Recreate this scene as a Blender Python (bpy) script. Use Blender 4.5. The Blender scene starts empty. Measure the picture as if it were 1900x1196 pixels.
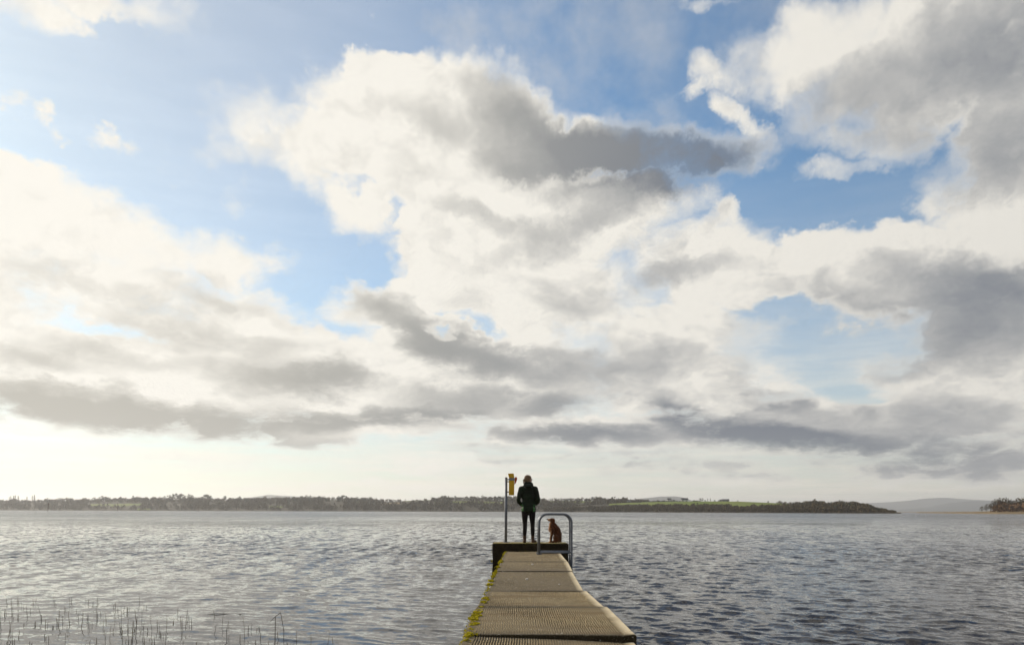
import bpy, bmesh, math, random
import numpy as np
from mathutils import Vector, Matrix, noise as mnoise

sc = bpy.context.scene
C = sc.collection
R = math.radians

# ------------------------------------------------------------------ camera
FPX = 1400.0                       # focal length in photograph pixels
CAM_Z = 1.52                       # eye height above the lake
ROLL = 0.0021
camd = bpy.data.cameras.new('camera')
cam = bpy.data.objects.new('camera', camd); C.objects.link(cam)
cam.location = (0, 0, CAM_Z)
cam.rotation_euler = (math.pi/2, -ROLL, 0)
camd.sensor_width = 36.0
camd.lens = 36.0*FPX/1900.0
camd.shift_y = 349.0/1900.0
camd.clip_start = 0.05
camd.clip_end = 80000
sc.camera = cam

def horizon(px): return 946.9+(px-950)*ROLL
def W(px, py, d):                  # where a sight line meets the distance d ahead
    return Vector(((px-950)/FPX*d, d, CAM_Z+(horizon(px)-py)/FPX*d))
def on_water(px, py):
    d = CAM_Z*FPX/(py-horizon(px))
    return Vector(((px-950)/FPX*d, d, 0.0))

# ------------------------------------------------------------------ sun
SUN_AZ, SUN_EL = R(-50), R(24)     # left of the view, low winter sun
sund = bpy.data.lights.new('sun', 'SUN'); sund.energy = 5.0; sund.angle = R(0.6)
sund.color = (1.0, 0.90, 0.74)
sun = bpy.data.objects.new('sun', sund); C.objects.link(sun)
sdir = Vector((math.sin(SUN_AZ)*math.cos(SUN_EL), math.cos(SUN_AZ)*math.cos(SUN_EL), math.sin(SUN_EL)))
sun.rotation_euler = sdir.to_track_quat('Z', 'Y').to_euler()
sun.location = sdir*200

# ------------------------------------------------------------------ view
vs = sc.view_settings
vs.view_transform = 'Standard'; vs.look = 'None'; vs.exposure = 0.0; vs.gamma = 1.0
vs.use_curve_mapping = False
sc.render.engine = 'CYCLES'
sc.cycles.use_adaptive_sampling = True
sc.cycles.adaptive_threshold = 0.02
sc.cycles.adaptive_min_samples = 12
sc.cycles.use_denoising = True
sc.cycles.max_bounces = 6
sc.cycles.volume_bounces = 0
sc.cycles.transparent_max_bounces = 8
sc.cycles.caustics_reflective = False
sc.cycles.caustics_refractive = False
sc.cycles.sample_clamp_indirect = 6.0

# ------------------------------------------------------------------ sky
world = bpy.data.worlds.new('World'); sc.world = world; world.use_nodes = True
world.cycles.sampling_method = 'MANUAL'; world.cycles.sample_map_resolution = 256
wn = world.node_tree; wn.nodes.clear()

class NT:
    """small helper round a node tree"""
    def __init__(self, t): self.t = t
    def n(self, typ, **kw):
        nd = self.t.nodes.new(typ)
        for k, v in kw.items(): setattr(nd, k, v)
        return nd
    def put(self, sock, v):
        if isinstance(v, bpy.types.NodeSocket): self.t.links.new(v, sock)
        elif v is not None: sock.default_value = v
    def m(self, op, a, b=None, c=None, clamp=False):
        nd = self.n('ShaderNodeMath', operation=op, use_clamp=clamp)
        for s, v in zip(nd.inputs, (a, b, c)): self.put(s, v)
        return nd.outputs[0]
    def vm(self, op, a, b=None, scale=None):
        nd = self.n('ShaderNodeVectorMath', operation=op)
        self.put(nd.inputs[0], a); self.put(nd.inputs[1], b)
        if scale is not None: self.put(nd.inputs['Scale'], scale)
        return nd.outputs['Value'] if op in ('LENGTH', 'DOT_PRODUCT', 'DISTANCE') else nd.outputs['Vector']
    def xyz(self, x, y, z):
        nd = self.n('ShaderNodeCombineXYZ')
        for s, v in zip(nd.inputs, (x, y, z)): self.put(s, v)
        return nd.outputs[0]
    def sep(self, v):
        nd = self.n('ShaderNodeSeparateXYZ'); self.put(nd.inputs[0], v); return nd.outputs
    def ramp(self, v, a, b, c=0.0, d=1.0, smooth=True):
        nd = self.n('ShaderNodeMapRange', interpolation_type='SMOOTHSTEP' if smooth else 'LINEAR')
        for s, q in zip(nd.inputs[:5], (v, a, b, c, d)): self.put(s, q)
        return nd.outputs[0]
    def mix(self, f, a, b, blend='MIX'):
        nd = self.n('ShaderNodeMix', data_type='RGBA', blend_type=blend)
        self.put(nd.inputs[0], f)
        for s, q in ((nd.inputs[6], a), (nd.inputs[7], b)):
            self.put(s, tuple(q)+(1.0,) if isinstance(q, (tuple, list)) and len(q) == 3 else q)
        return nd.outputs[2]
    def noise(self, v, scale, detail=4.0, rough=0.5, out='Fac', dist=0.0, lac=2.0):
        nd = self.n('ShaderNodeTexNoise')
        self.put(nd.inputs['Vector'], v); self.put(nd.inputs['Scale'], scale)
        nd.inputs['Detail'].default_value = detail; nd.inputs['Roughness'].default_value = rough
        nd.inputs['Distortion'].default_value = dist; nd.inputs['Lacunarity'].default_value = lac
        return nd.outputs[out]

S = NT(wn)
tc = S.n('ShaderNodeTexCoord').outputs['Generated']
gx, gy, gz = S.sep(tc)
hor = S.m('SQRT', S.m('ADD', S.m('MULTIPLY', gx, gx), S.m('ADD', S.m('MULTIPLY', gy, gy), 1e-6)))
az = S.m('ARCTAN2', gx, gy)
tanel = S.m('DIVIDE', gz, hor)
tanel = S.m('MINIMUM', tanel, 6.0)
# cloud space: compass bearing on a ring, height compressed towards the horizon
hlog = S.m('LOGARITHM', S.m('ADD', S.m('MAXIMUM', tanel, 0.0), 0.16), math.e)
ring = S.xyz(S.m('DIVIDE', gx, hor), S.m('DIVIDE', gy, hor), S.m('MULTIPLY', hlog, 0.62))

w1 = S.noise(ring, 5.0, 3.0, 0.55, 'Color')
w2 = S.noise(ring, 15.0, 5.0, 0.64, 'Color')
warp = S.vm('ADD', S.vm('SCALE', S.vm('SUBTRACT', w1, (0.5, 0.5, 0.5)), scale=0.085),
            S.vm('SCALE', S.vm('SUBTRACT', w2, (0.5, 0.5, 0.5)), scale=0.075))
warp = S.vm('MULTIPLY', warp, S.xyz(1.0, S.ramp(tanel, 0.0, 0.3, 0.35, 1.0), 0.0))
q = S.vm('ADD', S.xyz(az, tanel, 0.0), warp)

def pix2sky(px, py):
    X = (px-950)/FPX; Z = (horizon(px)-py)/FPX
    a = math.atan(X)
    return a, Z*math.cos(a), math.cos(a)

QX = S.xyz(*(S.sep(q)[0],)*3); QY = S.xyz(*(S.sep(q)[1],)*3)
def blobs(items, soft, k_=1.0):
    """soft patches of cloud, three at a time in the lanes of a vector"""
    acc = None
    items = list(items)
    while len(items) % 3: items.append((-2500, 600, 40, 40, 0, 1.0 if not soft else 0.0))
    def vma(a, b, c):
        nd = S.n('ShaderNodeVectorMath', operation='MULTIPLY_ADD')
        for s_, v_ in zip(nd.inputs[:3], (a, b, c)): S.put(s_, v_)
        return nd.outputs[0]
    for k in range(0, len(items), 3):
        A = []; B = []; D = []; E = []; F = []; G = []; M = []
        for (px, py, rx, ry, rot, amp) in items[k:k+3]:
            a, h, c = pix2sky(px, py)
            sx = k_*rx/FPX*c*c; sy = k_*ry/FPX*c
            co, si = math.cos(R(rot)), math.sin(R(rot))
            A.append(co/sx); B.append(si/sx); D.append(-(a*co+h*si)/sx)
            E.append(-si/sy); F.append(co/sy); G.append((a*si-h*co)/sy); M.append(amp)
        U = vma(QX, A, vma(QY, B, D)); V = vma(QX, E, vma(QY, F, G))
        r2 = vma(U, U, S.vm('MULTIPLY', V, V))
        w_ = S.vm('SUBTRACT', (1, 1, 1), r2)
        if soft:                                   # sums up, with a soft foot
            w_ = S.vm('MAXIMUM', w_, (0, 0, 0))
            w_ = S.vm('MULTIPLY', S.vm('MULTIPLY', w_, w_), M)
            acc = w_ if acc is None else S.vm('ADD', acc, w_)
        else:
            w_ = S.vm('MULTIPLY', w_, M)
            acc = w_ if acc is None else S.vm('MAXIMUM', acc, w_)
    x_, y_, z_ = S.sep(acc)
    op = 'ADD' if soft else 'MAXIMUM'
    return S.m(op, x_, S.m(op, y_, z_))

COVER = [  # px, py, rx, ry, tilt, amount
 (70,15,140,60,0,.9),(210,15,170,45,0,.85),(300,30,90,70,-35,.8),
 (15,185,95,34,-12,.7),(105,232,55,36,0,.75),(235,252,75,40,8,.9),(300,258,60,18,0,.55),(335,305,34,26,0,.5),(430,352,40,30,0,.38),
 (0,400,300,130,-8,1.25),(130,420,280,110,-24,1.2),(250,440,200,75,-24,1.05),(415,470,120,60,-8,1.0),(200,520,420,100,-4,1.1),(470,455,60,40,0,.7),(0,560,300,90,0,.8),(500,465,60,14,25,.4),
 (840,165,120,95,0,1.2),(700,180,140,85,20,1.1),(915,150,75,55,-30,1.0),(480,225,80,75,0,1.1),(430,275,75,35,10,.8),(570,270,160,85,0,1.1),(655,360,130,75,-30,1.1),(610,200,60,40,0,.6),
 (790,280,220,140,0,1.3),(960,250,170,110,-25,1.3),(1110,270,210,80,-10,1.2),(1280,282,200,62,0,.85),(1190,210,80,50,0,.65),
 (900,450,220,130,-10,1.3),(1080,410,260,110,10,1.3),(1000,540,280,120,0,1.3),(1290,470,170,90,0,1.1),(1330,415,60,55,0,.9),(790,520,110,45,10,.9),
 (700,560,100,60,0,1.1),(640,560,70,50,0,1.0),(760,590,130,70,-25,1.1),
 (1720,110,330,170,0,1.3),(1500,80,190,110,0,1.15),(1870,260,170,220,0,1.2),(1620,230,160,75,-10,1.0),(1560,300,120,26,5,.7),(1860,430,110,80,0,1.1),(1790,330,120,70,-35,.8),
 (1320,120,62,34,-30,1.5),(1375,200,76,24,-48,1.6),(1300,150,50,20,15,1.2),(1400,125,90,40,0,1.2),(1460,245,40,24,0,.5),(1340,10,60,10,0,.6),
 (1600,470,220,65,0,1.2),(1460,470,110,50,0,1.1),(1720,540,320,100,-8,1.25),(1360,520,170,80,0,1.15),(1880,620,250,110,0,1.1),(1650,410,50,25,0,.55),(1830,500,60,30,0,.7),(1720,415,70,22,0,.35),
 (300,690,620,120,0,1.25),(850,690,460,120,0,1.25),(1260,690,360,100,-6,1.1),(1200,620,300,80,-10,1.2),(1760,700,330,70,-8,1.1),(1560,790,480,80,0,1.15),(1150,800,500,60,0,1.0),
 (100,740,400,80,0,1.2),(1800,830,350,60,0,.9),(600,790,500,40,0,.9),(1750,890,320,22,0,.45),
 (1720,862,380,46,0,.8),(1430,872,300,30,0,.6),(120,640,300,70,0,.95),(450,620,250,70,0,.95),(350,855,420,22,0,.42),(900,860,420,28,0,.55),(1350,860,350,30,0,.6),(1450,895,400,14,0,.4),(250,900,420,14,0,.4),(800,905,380,14,0,.42),
]
HOLES = [(1540,690,150,34,-22,.75),(1470,640,100,24,-10,.45),(1640,715,110,20,-8,.45),(560,520,100,38,-8,.7),(640,460,80,34,-20,.65),(870,585,80,16,-25,.7),(640,318,60,22,-6,.6),(820,600,60,12,-25,.5),(185,600,60,26,0,.3),(1600,190,50,34,20,.5),(700,420,60,50,0,.3),(550,400,60,70,30,.35)]
SHADE = [
 (1720,862,350,40,0,.34),(1300,872,300,20,0,.28), (250,768,430,36,-2,.55),(720,768,330,26,0,.55),(1520,832,420,36,-5,.42),(1700,884,300,20,0,.3),(1050,880,300,14,0,.25),(500,815,200,14,0,.3),
 (905,175,120,42,-14,.22),(975,218,140,46,-24,.42),(1310,285,150,50,0,.8),(1075,262,170,48,-14,1.05),(1200,285,200,62,-8,1.15),(1270,320,130,45,0,.85),(1080,330,190,48,-6,.72),(1000,300,150,40,-10,.6),(880,245,130,50,-10,.22),(1120,390,150,35,10,.45),(900,400,110,26,-15,.34),(1010,450,120,40,20,.32),(1190,215,70,40,0,.7),(760,225,150,30,-5,.22),
 (1830,70,210,110,0,.4),(1690,170,260,80,0,.34),(1880,180,120,170,0,.34),(1740,260,180,60,-20,.3),(1840,320,120,60,0,.3),(1560,130,120,50,0,.28),
 (1840,560,190,70,-12,.6),(1890,520,100,50,0,.5),(1640,600,290,48,-8,.45),(1500,540,130,35,-10,.3),(1780,650,260,45,-4,.42),(1690,510,110,45,-20,.42),(1250,500,90,28,0,.4),(1050,560,100,40,-10,.35),
 (770,595,130,42,-32,.72),(860,640,150,40,-18,.62),(1010,680,220,38,-8,.6),(690,560,50,30,0,.35),(1200,660,150,40,-8,.4),
 (90,750,260,36,0,.95),(330,785,330,30,-2,.95),(640,770,260,22,3,.95),(590,695,120,36,0,.9),(650,680,70,30,0,.6),(480,700,150,40,0,.6),(840,735,150,35,0,.65),(330,600,120,36,0,.42),(90,680,100,28,0,.45),(250,660,160,30,0,.35),(450,640,120,26,0,.35),(440,560,150,30,-10,.3),(160,530,160,22,-5,.2),
 (1030,742,100,26,0,.85),(960,800,200,22,0,.7),(1110,805,160,22,0,.75),(1250,760,70,34,-20,.8),(1360,790,190,34,-10,1.0),(1480,815,200,26,-6,.8),(1640,800,260,45,-6,.45),(1460,745,110,26,-15,.6),(1000,850,190,20,-6,.66),(850,835,120,14,0,.4),(1180,850,250,20,0,.55),(1780,760,200,45,-15,.36),(1550,860,250,16,0,.25),(1800,850,260,40,0,.3),(1600,735,60,30,-40,.45),(1250,895,90,10,0,.35),
]
COVER = [(a_, b_, c_*1.15, d_*1.15, e_, f_*0.55) if max(c_, d_) <= 95 and b_ < 330 else (a_, b_, c_, d_, e_, f_) for (a_, b_, c_, d_, e_, f_) in COVER]
SOFT = [(1270,270,230,130,0,1.2),(1190,200,130,70,0,1.0),(1600,300,200,110,0,1.0),(1430,660,300,110,-10,1.0),(620,560,260,90,0,.8),(150,590,260,60,0,.8),(1480,230,160,70,0,.7),(1720,640,200,80,0,.8),(700,840,900,70,0,.9),(1500,850,700,70,0,.9),(1750,330,160,110,0,.7),(330,330,200,80,0,.6)]
cover = S.m('MAXIMUM', blobs(COVER, False), -0.22)
holes = S.m('MAXIMUM', blobs(HOLES, False, 1.15), 0.0)
shade = blobs(SHADE, True, 1.3)

# beyond the frame the same broken cloud goes on
far_n = S.noise(ring, 2.6, 3.0, 0.55)
far_cover = S.ramp(far_n, 0.40, 0.62, 0.0, 1.0)
far_shade = S.ramp(S.noise(S.vm('ADD', ring, (3.1, 1.7, 4.2)), 3.4, 3.0, 0.5), 0.42, 0.68, 0.0, 0.9)
outside = S.m('MAXIMUM', S.ramp(S.m('ABSOLUTE', az), 0.63, 0.85), S.ramp(tanel, 0.72, 0.95))
keep = S.m('SUBTRACT', 1.0, outside)
cover = S.m('SUBTRACT', cover, S.m('MULTIPLY', holes, 0.85))
cover = S.m('ADD', S.m('MULTIPLY', cover, keep), S.m('MULTIPLY', far_cover, outside))
shade = S.m('ADD', S.m('MULTIPLY', shade, keep), S.m('MULTIPLY', far_shade, outside))

# billows: the same field sampled here and a little nearer the sun gives lit and shaded sides
def billow(vec):
    return S.noise(vec, 7.5, 9.0, 0.59)
curl = S.vm('ADD', ring, S.vm('SCALE', S.vm('SUBTRACT', w2, (0.5, 0.5, 0.5)), scale=0.075))
b0 = billow(curl)
b1 = billow(S.vm('ADD', curl, (-0.022, 0.0, 0.024)))
rel = S.m('SUBTRACT', b0, b1)                       # >0: faces the sun
v = S.n('ShaderNodeTexVoronoi', feature='F1')
S.put(v.inputs['Vector'], S.vm('ADD', ring, S.vm('SCALE', S.vm('SUBTRACT', w2, (0.5,0.5,0.5)), scale=0.05)))
v.inputs['Scale'].default_value = 22.0; v.inputs['Detail'].default_value = 1.0; v.inputs['Roughness'].default_value = 0.5
puff = S.m('SUBTRACT', 0.45, v.outputs['Distance'])
wisp = S.noise(S.vm('ADD', ring, (7.0, 2.0, 1.0)), 4.0, 2.0, 0.5)      # crisp here, frayed there
dens = S.m('ADD', cover, S.m('MULTIPLY', S.m('SUBTRACT', b0, 0.5), 1.5))
dens = S.m('ADD', dens, S.m('MULTIPLY', puff, 0.34))
fine_n = S.noise(curl, 34.0, 5.0, 0.66)
dens = S.m('ADD', dens, S.m('MULTIPLY', S.m('SUBTRACT', fine_n, 0.5), 0.42))
soft = S.m('MAXIMUM', S.ramp(wisp, 0.38, 0.66), S.m('MINIMUM', blobs(SOFT, True, 1.2), 1.0))
alpha = S.ramp(dens, S.m('MULTIPLY', soft, -0.16), S.m('ADD', 0.26, S.m('MULTIPLY', soft, 0.80)))
thick = S.ramp(dens, 0.25, 1.2)
sh = S.m('MULTIPLY', shade, S.m('ADD', 0.62, S.m('MULTIPLY', b0, 0.85)))
sh = S.m('ADD', sh, S.m('MULTIPLY', rel, -1.15))
sh = S.m('ADD', sh, S.m('MULTIPLY', S.m('SUBTRACT', S.noise(ring, 5.0, 4.0, 0.5), 0.5), 0.32))
sh = S.m('ADD', sh, S.m('MULTIPLY', S.m('SUBTRACT', fine_n, 0.5), 0.24))
sh = S.m('MULTIPLY', S.m('MAXIMUM', sh, 0.0), S.ramp(thick, 0.0, 0.5, 0.3, 1.0))
sh = S.m('SUBTRACT', 1.0, S.m('EXPONENT', S.m('MULTIPLY', sh, -1.65)))

# the sun stands left of the frame: cloud towards it is brighter and warmer
cosang = S.vm('DOT_PRODUCT', tc, tuple(sdir))
near = S.ramp(cosang, -0.7, 0.97, 0.0, 1.0, False)
lit = S.mix(near, (5.1, 4.95, 4.65), (8.35, 8.05, 7.35))
dark = S.mix(S.ramp(cosang, 0.45, 0.97), (1.35, 1.56, 1.92), (4.1, 3.95, 3.5))
cloud = S.mix(S.ramp(sh, 0.0, 0.9, 0.0, 1.0, False), lit, dark)

sky = S.n('ShaderNodeTexSky', sky_type='NISHITA')
sky.sun_disc = False
sky.sun_elevation = SUN_EL
sky.sun_rotation = SUN_AZ
sky.altitude = 50; sky.air_density = 1.0; sky.dust_density = 0.45; sky.ozone_density = 1.0
blue = S.vm('MULTIPLY', sky.outputs[0], (0.78, 1.05, 1.18))
band = S.noise(S.vm('MULTIPLY', ring, (1.0, 1.0, 5.0)), 6.0, 5.0, 0.6)
veil = S.m('MULTIPLY', S.m('POWER', S.ramp(tanel, 0.46, 0.0, 0.0, 1.0, False), 1.2), S.ramp(band, 0.25, 0.7, 0.72, 1.0))
thin = S.m('MULTIPLY', S.ramp(S.noise(S.vm('ADD', ring, (4.0, 9.0, 2.0)), 3.0, 6.0, 0.62), 0.42, 0.75), S.ramp(cosang, 0.1, 0.95, 0.05, 0.7))
thin = S.m('MAXIMUM', thin, S.ramp(cosang, 0.55, 1.0, 0.0, 0.42))
veil = S.m('MAXIMUM', veil, thin)
clear = S.mix(veil, blue, S.mix(S.ramp(band, 0.35, 0.7, 0.24, 0.04), S.vm('MULTIPLY', lit, (1.04, 1.0, 0.94)), dark))
color = S.mix(alpha, clear, cloud)
bg = S.n('ShaderNodeBackground'); S.put(bg.inputs['Color'], color); bg.inputs['Strength'].default_value = 0.115
out = S.n('ShaderNodeOutputWorld'); S.put(out.inputs['Surface'], bg.outputs[0])

# ------------------------------------------------------------------ helpers
def rng(seed): return random.Random(seed)

def obj(name, me, parent=None, mat=None):
    o = bpy.data.objects.new(name, me); C.objects.link(o)
    if parent is not None: o.parent = parent
    if mat is not None and me is not None:
        me.materials.clear(); me.materials.append(mat)
    return o
def empty(name, loc=(0, 0, 0), rz=0.0):
    o = bpy.data.objects.new(name, None); C.objects.link(o)
    o.location = loc; o.rotation_euler = (0, 0, rz); o.empty_display_size = 0.2
    return o
def tag(o, label=None, cat=None, group=None, kind=None):
    if label: o['label'] = label
    if cat: o['category'] = cat
    if group: o['group'] = group
    if kind: o['kind'] = kind
    return o
def pymesh(name, v, f, smooth=False):
    me = bpy.data.meshes.new(name); me.from_pydata([tuple(p) for p in v], [], [tuple(q_) for q_ in f]); me.update()
    if smooth: me.polygons.foreach_set('use_smooth', [True]*len(me.polygons))
    return me
def grid_mesh(name, P, smooth=True):
    """P: rows x cols x 3 numpy array of points"""
    n, m_ = P.shape[:2]
    me = bpy.data.meshes.new(name)
    me.vertices.add(n*m_); me.vertices.foreach_set('co', P.reshape(-1).astype(np.float32))
    i = (np.arange(n-1)[:, None]*m_+np.arange(m_-1)[None, :]).ravel()
    qd = np.stack([i, i+1, i+m_+1, i+m_], 1).astype(np.int32)
    me.loops.add(qd.size); me.loops.foreach_set('vertex_index', qd.ravel())
    me.polygons.add(len(qd)); me.polygons.foreach_set('loop_start', np.arange(0, qd.size, 4, dtype=np.int32))
    me.polygons.foreach_set('use_smooth', np.full(len(qd), smooth))
    me.update(calc_edges=True)
    return me
def fattr(me, name, vals):
    a_ = me.attributes.new(name, 'FLOAT', 'POINT'); a_.data.foreach_set('value', np.asarray(vals, np.float32).ravel())

ORDW = 'first second third fourth fifth sixth seventh eighth ninth tenth eleventh twelfth thirteenth fourteenth fifteenth sixteenth seventeenth eighteenth nineteenth twentieth'.split()
def ORD(j, n):
    """place of a thing in its row, counted from the nearer end"""
    if j == 0: return 'leftmost'
    if j == n-1: return 'rightmost'
    return ORDW[j]+' from left' if j < n/2 else ORDW[n-1-j]+' from right'
class MB:
    """collects shapes into one mesh"""
    def __init__(self): self.v = []; self.f = []
    def add(self, v, f):
        k = len(self.v); self.v += [tuple(p) for p in v]; self.f += [tuple(i+k for i in q_) for q_ in f]
    def box(self, lo, hi, M=None):
        x0, y0, z0 = lo; x1, y1, z1 = hi
        v = [(x0,y0,z0),(x1,y0,z0),(x1,y1,z0),(x0,y1,z0),(x0,y0,z1),(x1,y0,z1),(x1,y1,z1),(x0,y1,z1)]
        if M is not None: v = [M @ Vector(p) for p in v]
        self.add(v, [(0,3,2,1),(4,5,6,7),(0,1,5,4),(1,2,6,5),(2,3,7,6),(3,0,4,7)])
    def tube(self, pts, rad, n=10, caps=True):
        pts = [Vector(p) for p in pts]
        if not isinstance(rad, (list, tuple)): rad = [rad]*len(pts)
        v = []; f = []
        up = None
        for i, p in enumerate(pts):
            t = (pts[min(i+1, len(pts)-1)]-pts[max(i-1, 0)]).normalized()
            if up is None:
                up = Vector((0, 0, 1)) if abs(t.z) < 0.9 else Vector((0, 1, 0))
            a_ = t.cross(up).normalized(); up = a_.cross(t).normalized()
            for k in range(n):
                th = 2*math.pi*k/n
                v.append(p+(a_*math.cos(th)+up*math.sin(th))*rad[i])
        for i in range(len(pts)-1):
            for k in range(n):
                f.append((i*n+k, i*n+(k+1) % n, (i+1)*n+(k+1) % n, (i+1)*n+k))
        if caps:
            f.append(tuple(range(n-1, -1, -1))); f.append(tuple((len(pts)-1)*n+k for k in range(n)))
        self.add(v, f)
    def mesh(self, name, smooth=False): return pymesh(name, self.v, self.f, smooth)
    def build(self, name, mat, parent=None, smooth=False, bevel=0.0):
        me = self.mesh(name, smooth)
        bm = bmesh.new(); bm.from_mesh(me); bmesh.ops.recalc_face_normals(bm, faces=bm.faces)
        if bevel:
            ed = [e for e in bm.edges if len(e.link_faces) == 2 and e.calc_face_angle(0) > 0.6]
            bmesh.ops.bevel(bm, geom=ed, offset=bevel, segments=2, affect='EDGES', profile=0.6)
        bm.to_mesh(me); bm.free()
        return obj(name, me, parent, mat)

def material(name, rough=0.8, spec=0.3):
    m_ = bpy.data.materials.new(name); m_.use_nodes = True
    T = NT(m_.node_tree); b_ = m_.node_tree.nodes['Principled BSDF']
    b_.inputs['Roughness'].default_value = rough
    b_.inputs['Specular IOR Level'].default_value = spec
    T.b = b_; T.pos = T.n('ShaderNodeTexCoord').outputs['Object']
    return m_, T
def bump(T, h, strength=0.5, dist=0.01):
    bn = T.n('ShaderNodeBump'); bn.inputs['Strength'].default_value = strength; bn.inputs['Distance'].default_value = dist
    T.put(bn.inputs['Height'], h); T.put(T.b.inputs['Normal'], bn.outputs[0]); return bn
def plain(name, c1, c2, scale=8.0, rough=0.8, spec=0.3, bumpd=0.004, metal=0.0):
    """mottled paint, cloth or stone: two tones of one colour and a fine relief"""
    m_, T = material(name, rough, spec)
    n1 = T.noise(T.pos, scale, 5.0, 0.6); n2 = T.noise(T.pos, scale*6, 3.0, 0.6)
    T.put(T.b.inputs['Base Color'], T.mix(T.ramp(n1, 0.3, 0.7), c1, c2))
    T.b.inputs['Metallic'].default_value = metal
    if bumpd: bump(T, n2, 0.6, bumpd)
    return m_
def srgb(r, g, b):
    return tuple((x/255/12.92 if x < 10.3 else ((x/255+0.055)/1.055)**2.4) for x in (r, g, b))

# ------------------------------------------------------------------ the lake
PIER_RZ = -0.0157                   # the pier runs a touch to the right of straight ahead
def make_water():
    fine = np.radians(np.arange(-40, 40.01, 0.15))
    rest = np.radians(np.arange(43, 318, 3.0))
    ang = np.concatenate([fine, rest, [fine[0]+2*math.pi]])
    rr = [0.8]
    while rr[-1] < 210: rr.append(rr[-1]*1.0040+0.004)
    while rr[-1] < 24000: rr.append(rr[-1]*1.25)
    r = np.array(rr)
    A, Rr = np.meshgrid(ang, r)
    X = Rr*np.sin(A); Y = Rr*np.cos(A)
    step = np.gradient(r)[:, None]*np.ones_like(A)
    rs = np.random.RandomState(5)
    H = np.zeros_like(X); DX = np.zeros_like(X); DY = np.zeros_like(X)
    # sheltered water left of the pier and among the reeds
    side = 1/(1+np.exp((X-0.3)/0.8))
    calm = side*np.clip(1-(Y-9)/16, 0, 1)
    amp = 1.0-0.62*calm
    amp = amp*(0.8+0.35*np.sin(0.21*X+0.13*Y+1.0)*np.sin(0.09*Y-0.17*X+2.0))
    for k in range(72):
        lam = 0.14*(1.15/0.14)**rs.rand()
        th = math.radians(215)+rs.normal()*0.55        # travelling towards the camera and to the left
        kx, ky = math.sin(th)*2*math.pi/lam, math.cos(th)*2*math.pi/lam
        slope = 0.047*(1.0 if lam < 0.42 else (0.42/lam)**1.0)
        a_ = slope*lam/(2*math.pi)
        fade = np.clip((lam/step-2.2)/2.0, 0, 1)
        ph = kx*X+ky*Y+rs.rand()*6.28
        ph = ph+0.9*np.sin(0.31*X*(1 if k % 2 else -1)+0.23*Y+k)
        H += a_*fade*np.sin(ph)
        DX += a_*fade*math.sin(th)*np.cos(ph)*0.9; DY += a_*fade*math.cos(th)*np.cos(ph)*0.9
    P = np.stack([X+DX*amp, Y+DY*amp, H*amp], 2)
    P = P[:, ::-1]
    me = grid_mesh('lake_water', P)
    fattr(me, 'calm', calm[:, ::-1]); fattr(me, 'lost', np.clip((step[:, ::-1]-0.03)/0.12, 0, 1)); fattr(me, 'far', np.clip((step[:, ::-1]-0.25)/0.6, 0, 1)); fattr(me, 'lost_long', np.clip((step[:, ::-1]-0.12)/0.4, 0, 1))
    return me
m_water, T = material('lake_water', 0.03, 0.5)
T.b.inputs['IOR'].default_value = 1.333
T.put(T.b.inputs['Base Color'], T.mix(T.ramp(T.noise(T.pos, 0.05, 3.0), 0.35, 0.65), (0.014, 0.013, 0.017), (0.022, 0.019, 0.018)))
at = T.n('ShaderNodeAttribute', attribute_name='calm').outputs['Fac']
lost = T.n('ShaderNodeAttribute', attribute_name='lost').outputs['Fac']
flat_pos = T.vm('MULTIPLY', T.pos, (1.0, 1.0, 0.0))
lost2 = T.n('ShaderNodeAttribute', attribute_name='lost_long').outputs['Fac']
half = (0.5, 0.5, 0.5)
rip = T.vm('SUBTRACT', T.noise(flat_pos, 9.0, 3.0, 0.6, 'Color'), half)
wav = T.vm('SUBTRACT', T.noise(T.vm('MULTIPLY', flat_pos, (0.8, 1.1, 1.0)), 4.6, 3.0, 0.55, 'Color'), half)
swl = T.vm('SUBTRACT', T.noise(T.vm('MULTIPLY', flat_pos, (0.7, 1.15, 1.0)), 1.9, 3.0, 0.55, 'Color'), half)
gust = T.ramp(T.noise(T.vm('MULTIPLY', flat_pos, (0.5, 1.0, 1.0)), 0.06, 6.0, 0.65), 0.3, 0.7, 0.40, 1.5)
tilt = T.vm('ADD', T.vm('SCALE', rip, scale=T.m('SUBTRACT', 0.55, T.m('MULTIPLY', at, 0.35))),
            T.vm('ADD', T.vm('SCALE', wav, scale=T.m('MULTIPLY', lost, T.m('MULTIPLY', gust, 1.0))),
                        T.vm('SCALE', swl, scale=T.m('MULTIPLY', lost2, T.m('MULTIPLY', gust, 1.1)))))
far = T.n('ShaderNodeAttribute', attribute_name='far').outputs['Fac']
grp1 = T.m('SUBTRACT', T.noise(T.vm('MULTIPLY', flat_pos, (1.1, 0.16, 1.0)), 2.0, 2.0, 0.5), 0.5)     # wave groups
grp2 = T.m('SUBTRACT', T.noise(T.vm('MULTIPLY', flat_pos, (0.30, 0.010, 1.0)), 2.0, 6.0, 0.72), 0.5)
mean = T.m('ADD', T.m('MULTIPLY', T.m('MULTIPLY', lost, T.m('SUBTRACT', 1.0, far)), T.m('MULTIPLY', grp1, 0.9)), T.m('MULTIPLY', far, T.m('MULTIPLY', grp2, 1.5)))
tilt = T.vm('ADD', tilt, T.xyz(T.m('MULTIPLY', mean, -0.3), mean, 0.0))
tx, ty, tz = T.sep(tilt)
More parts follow.
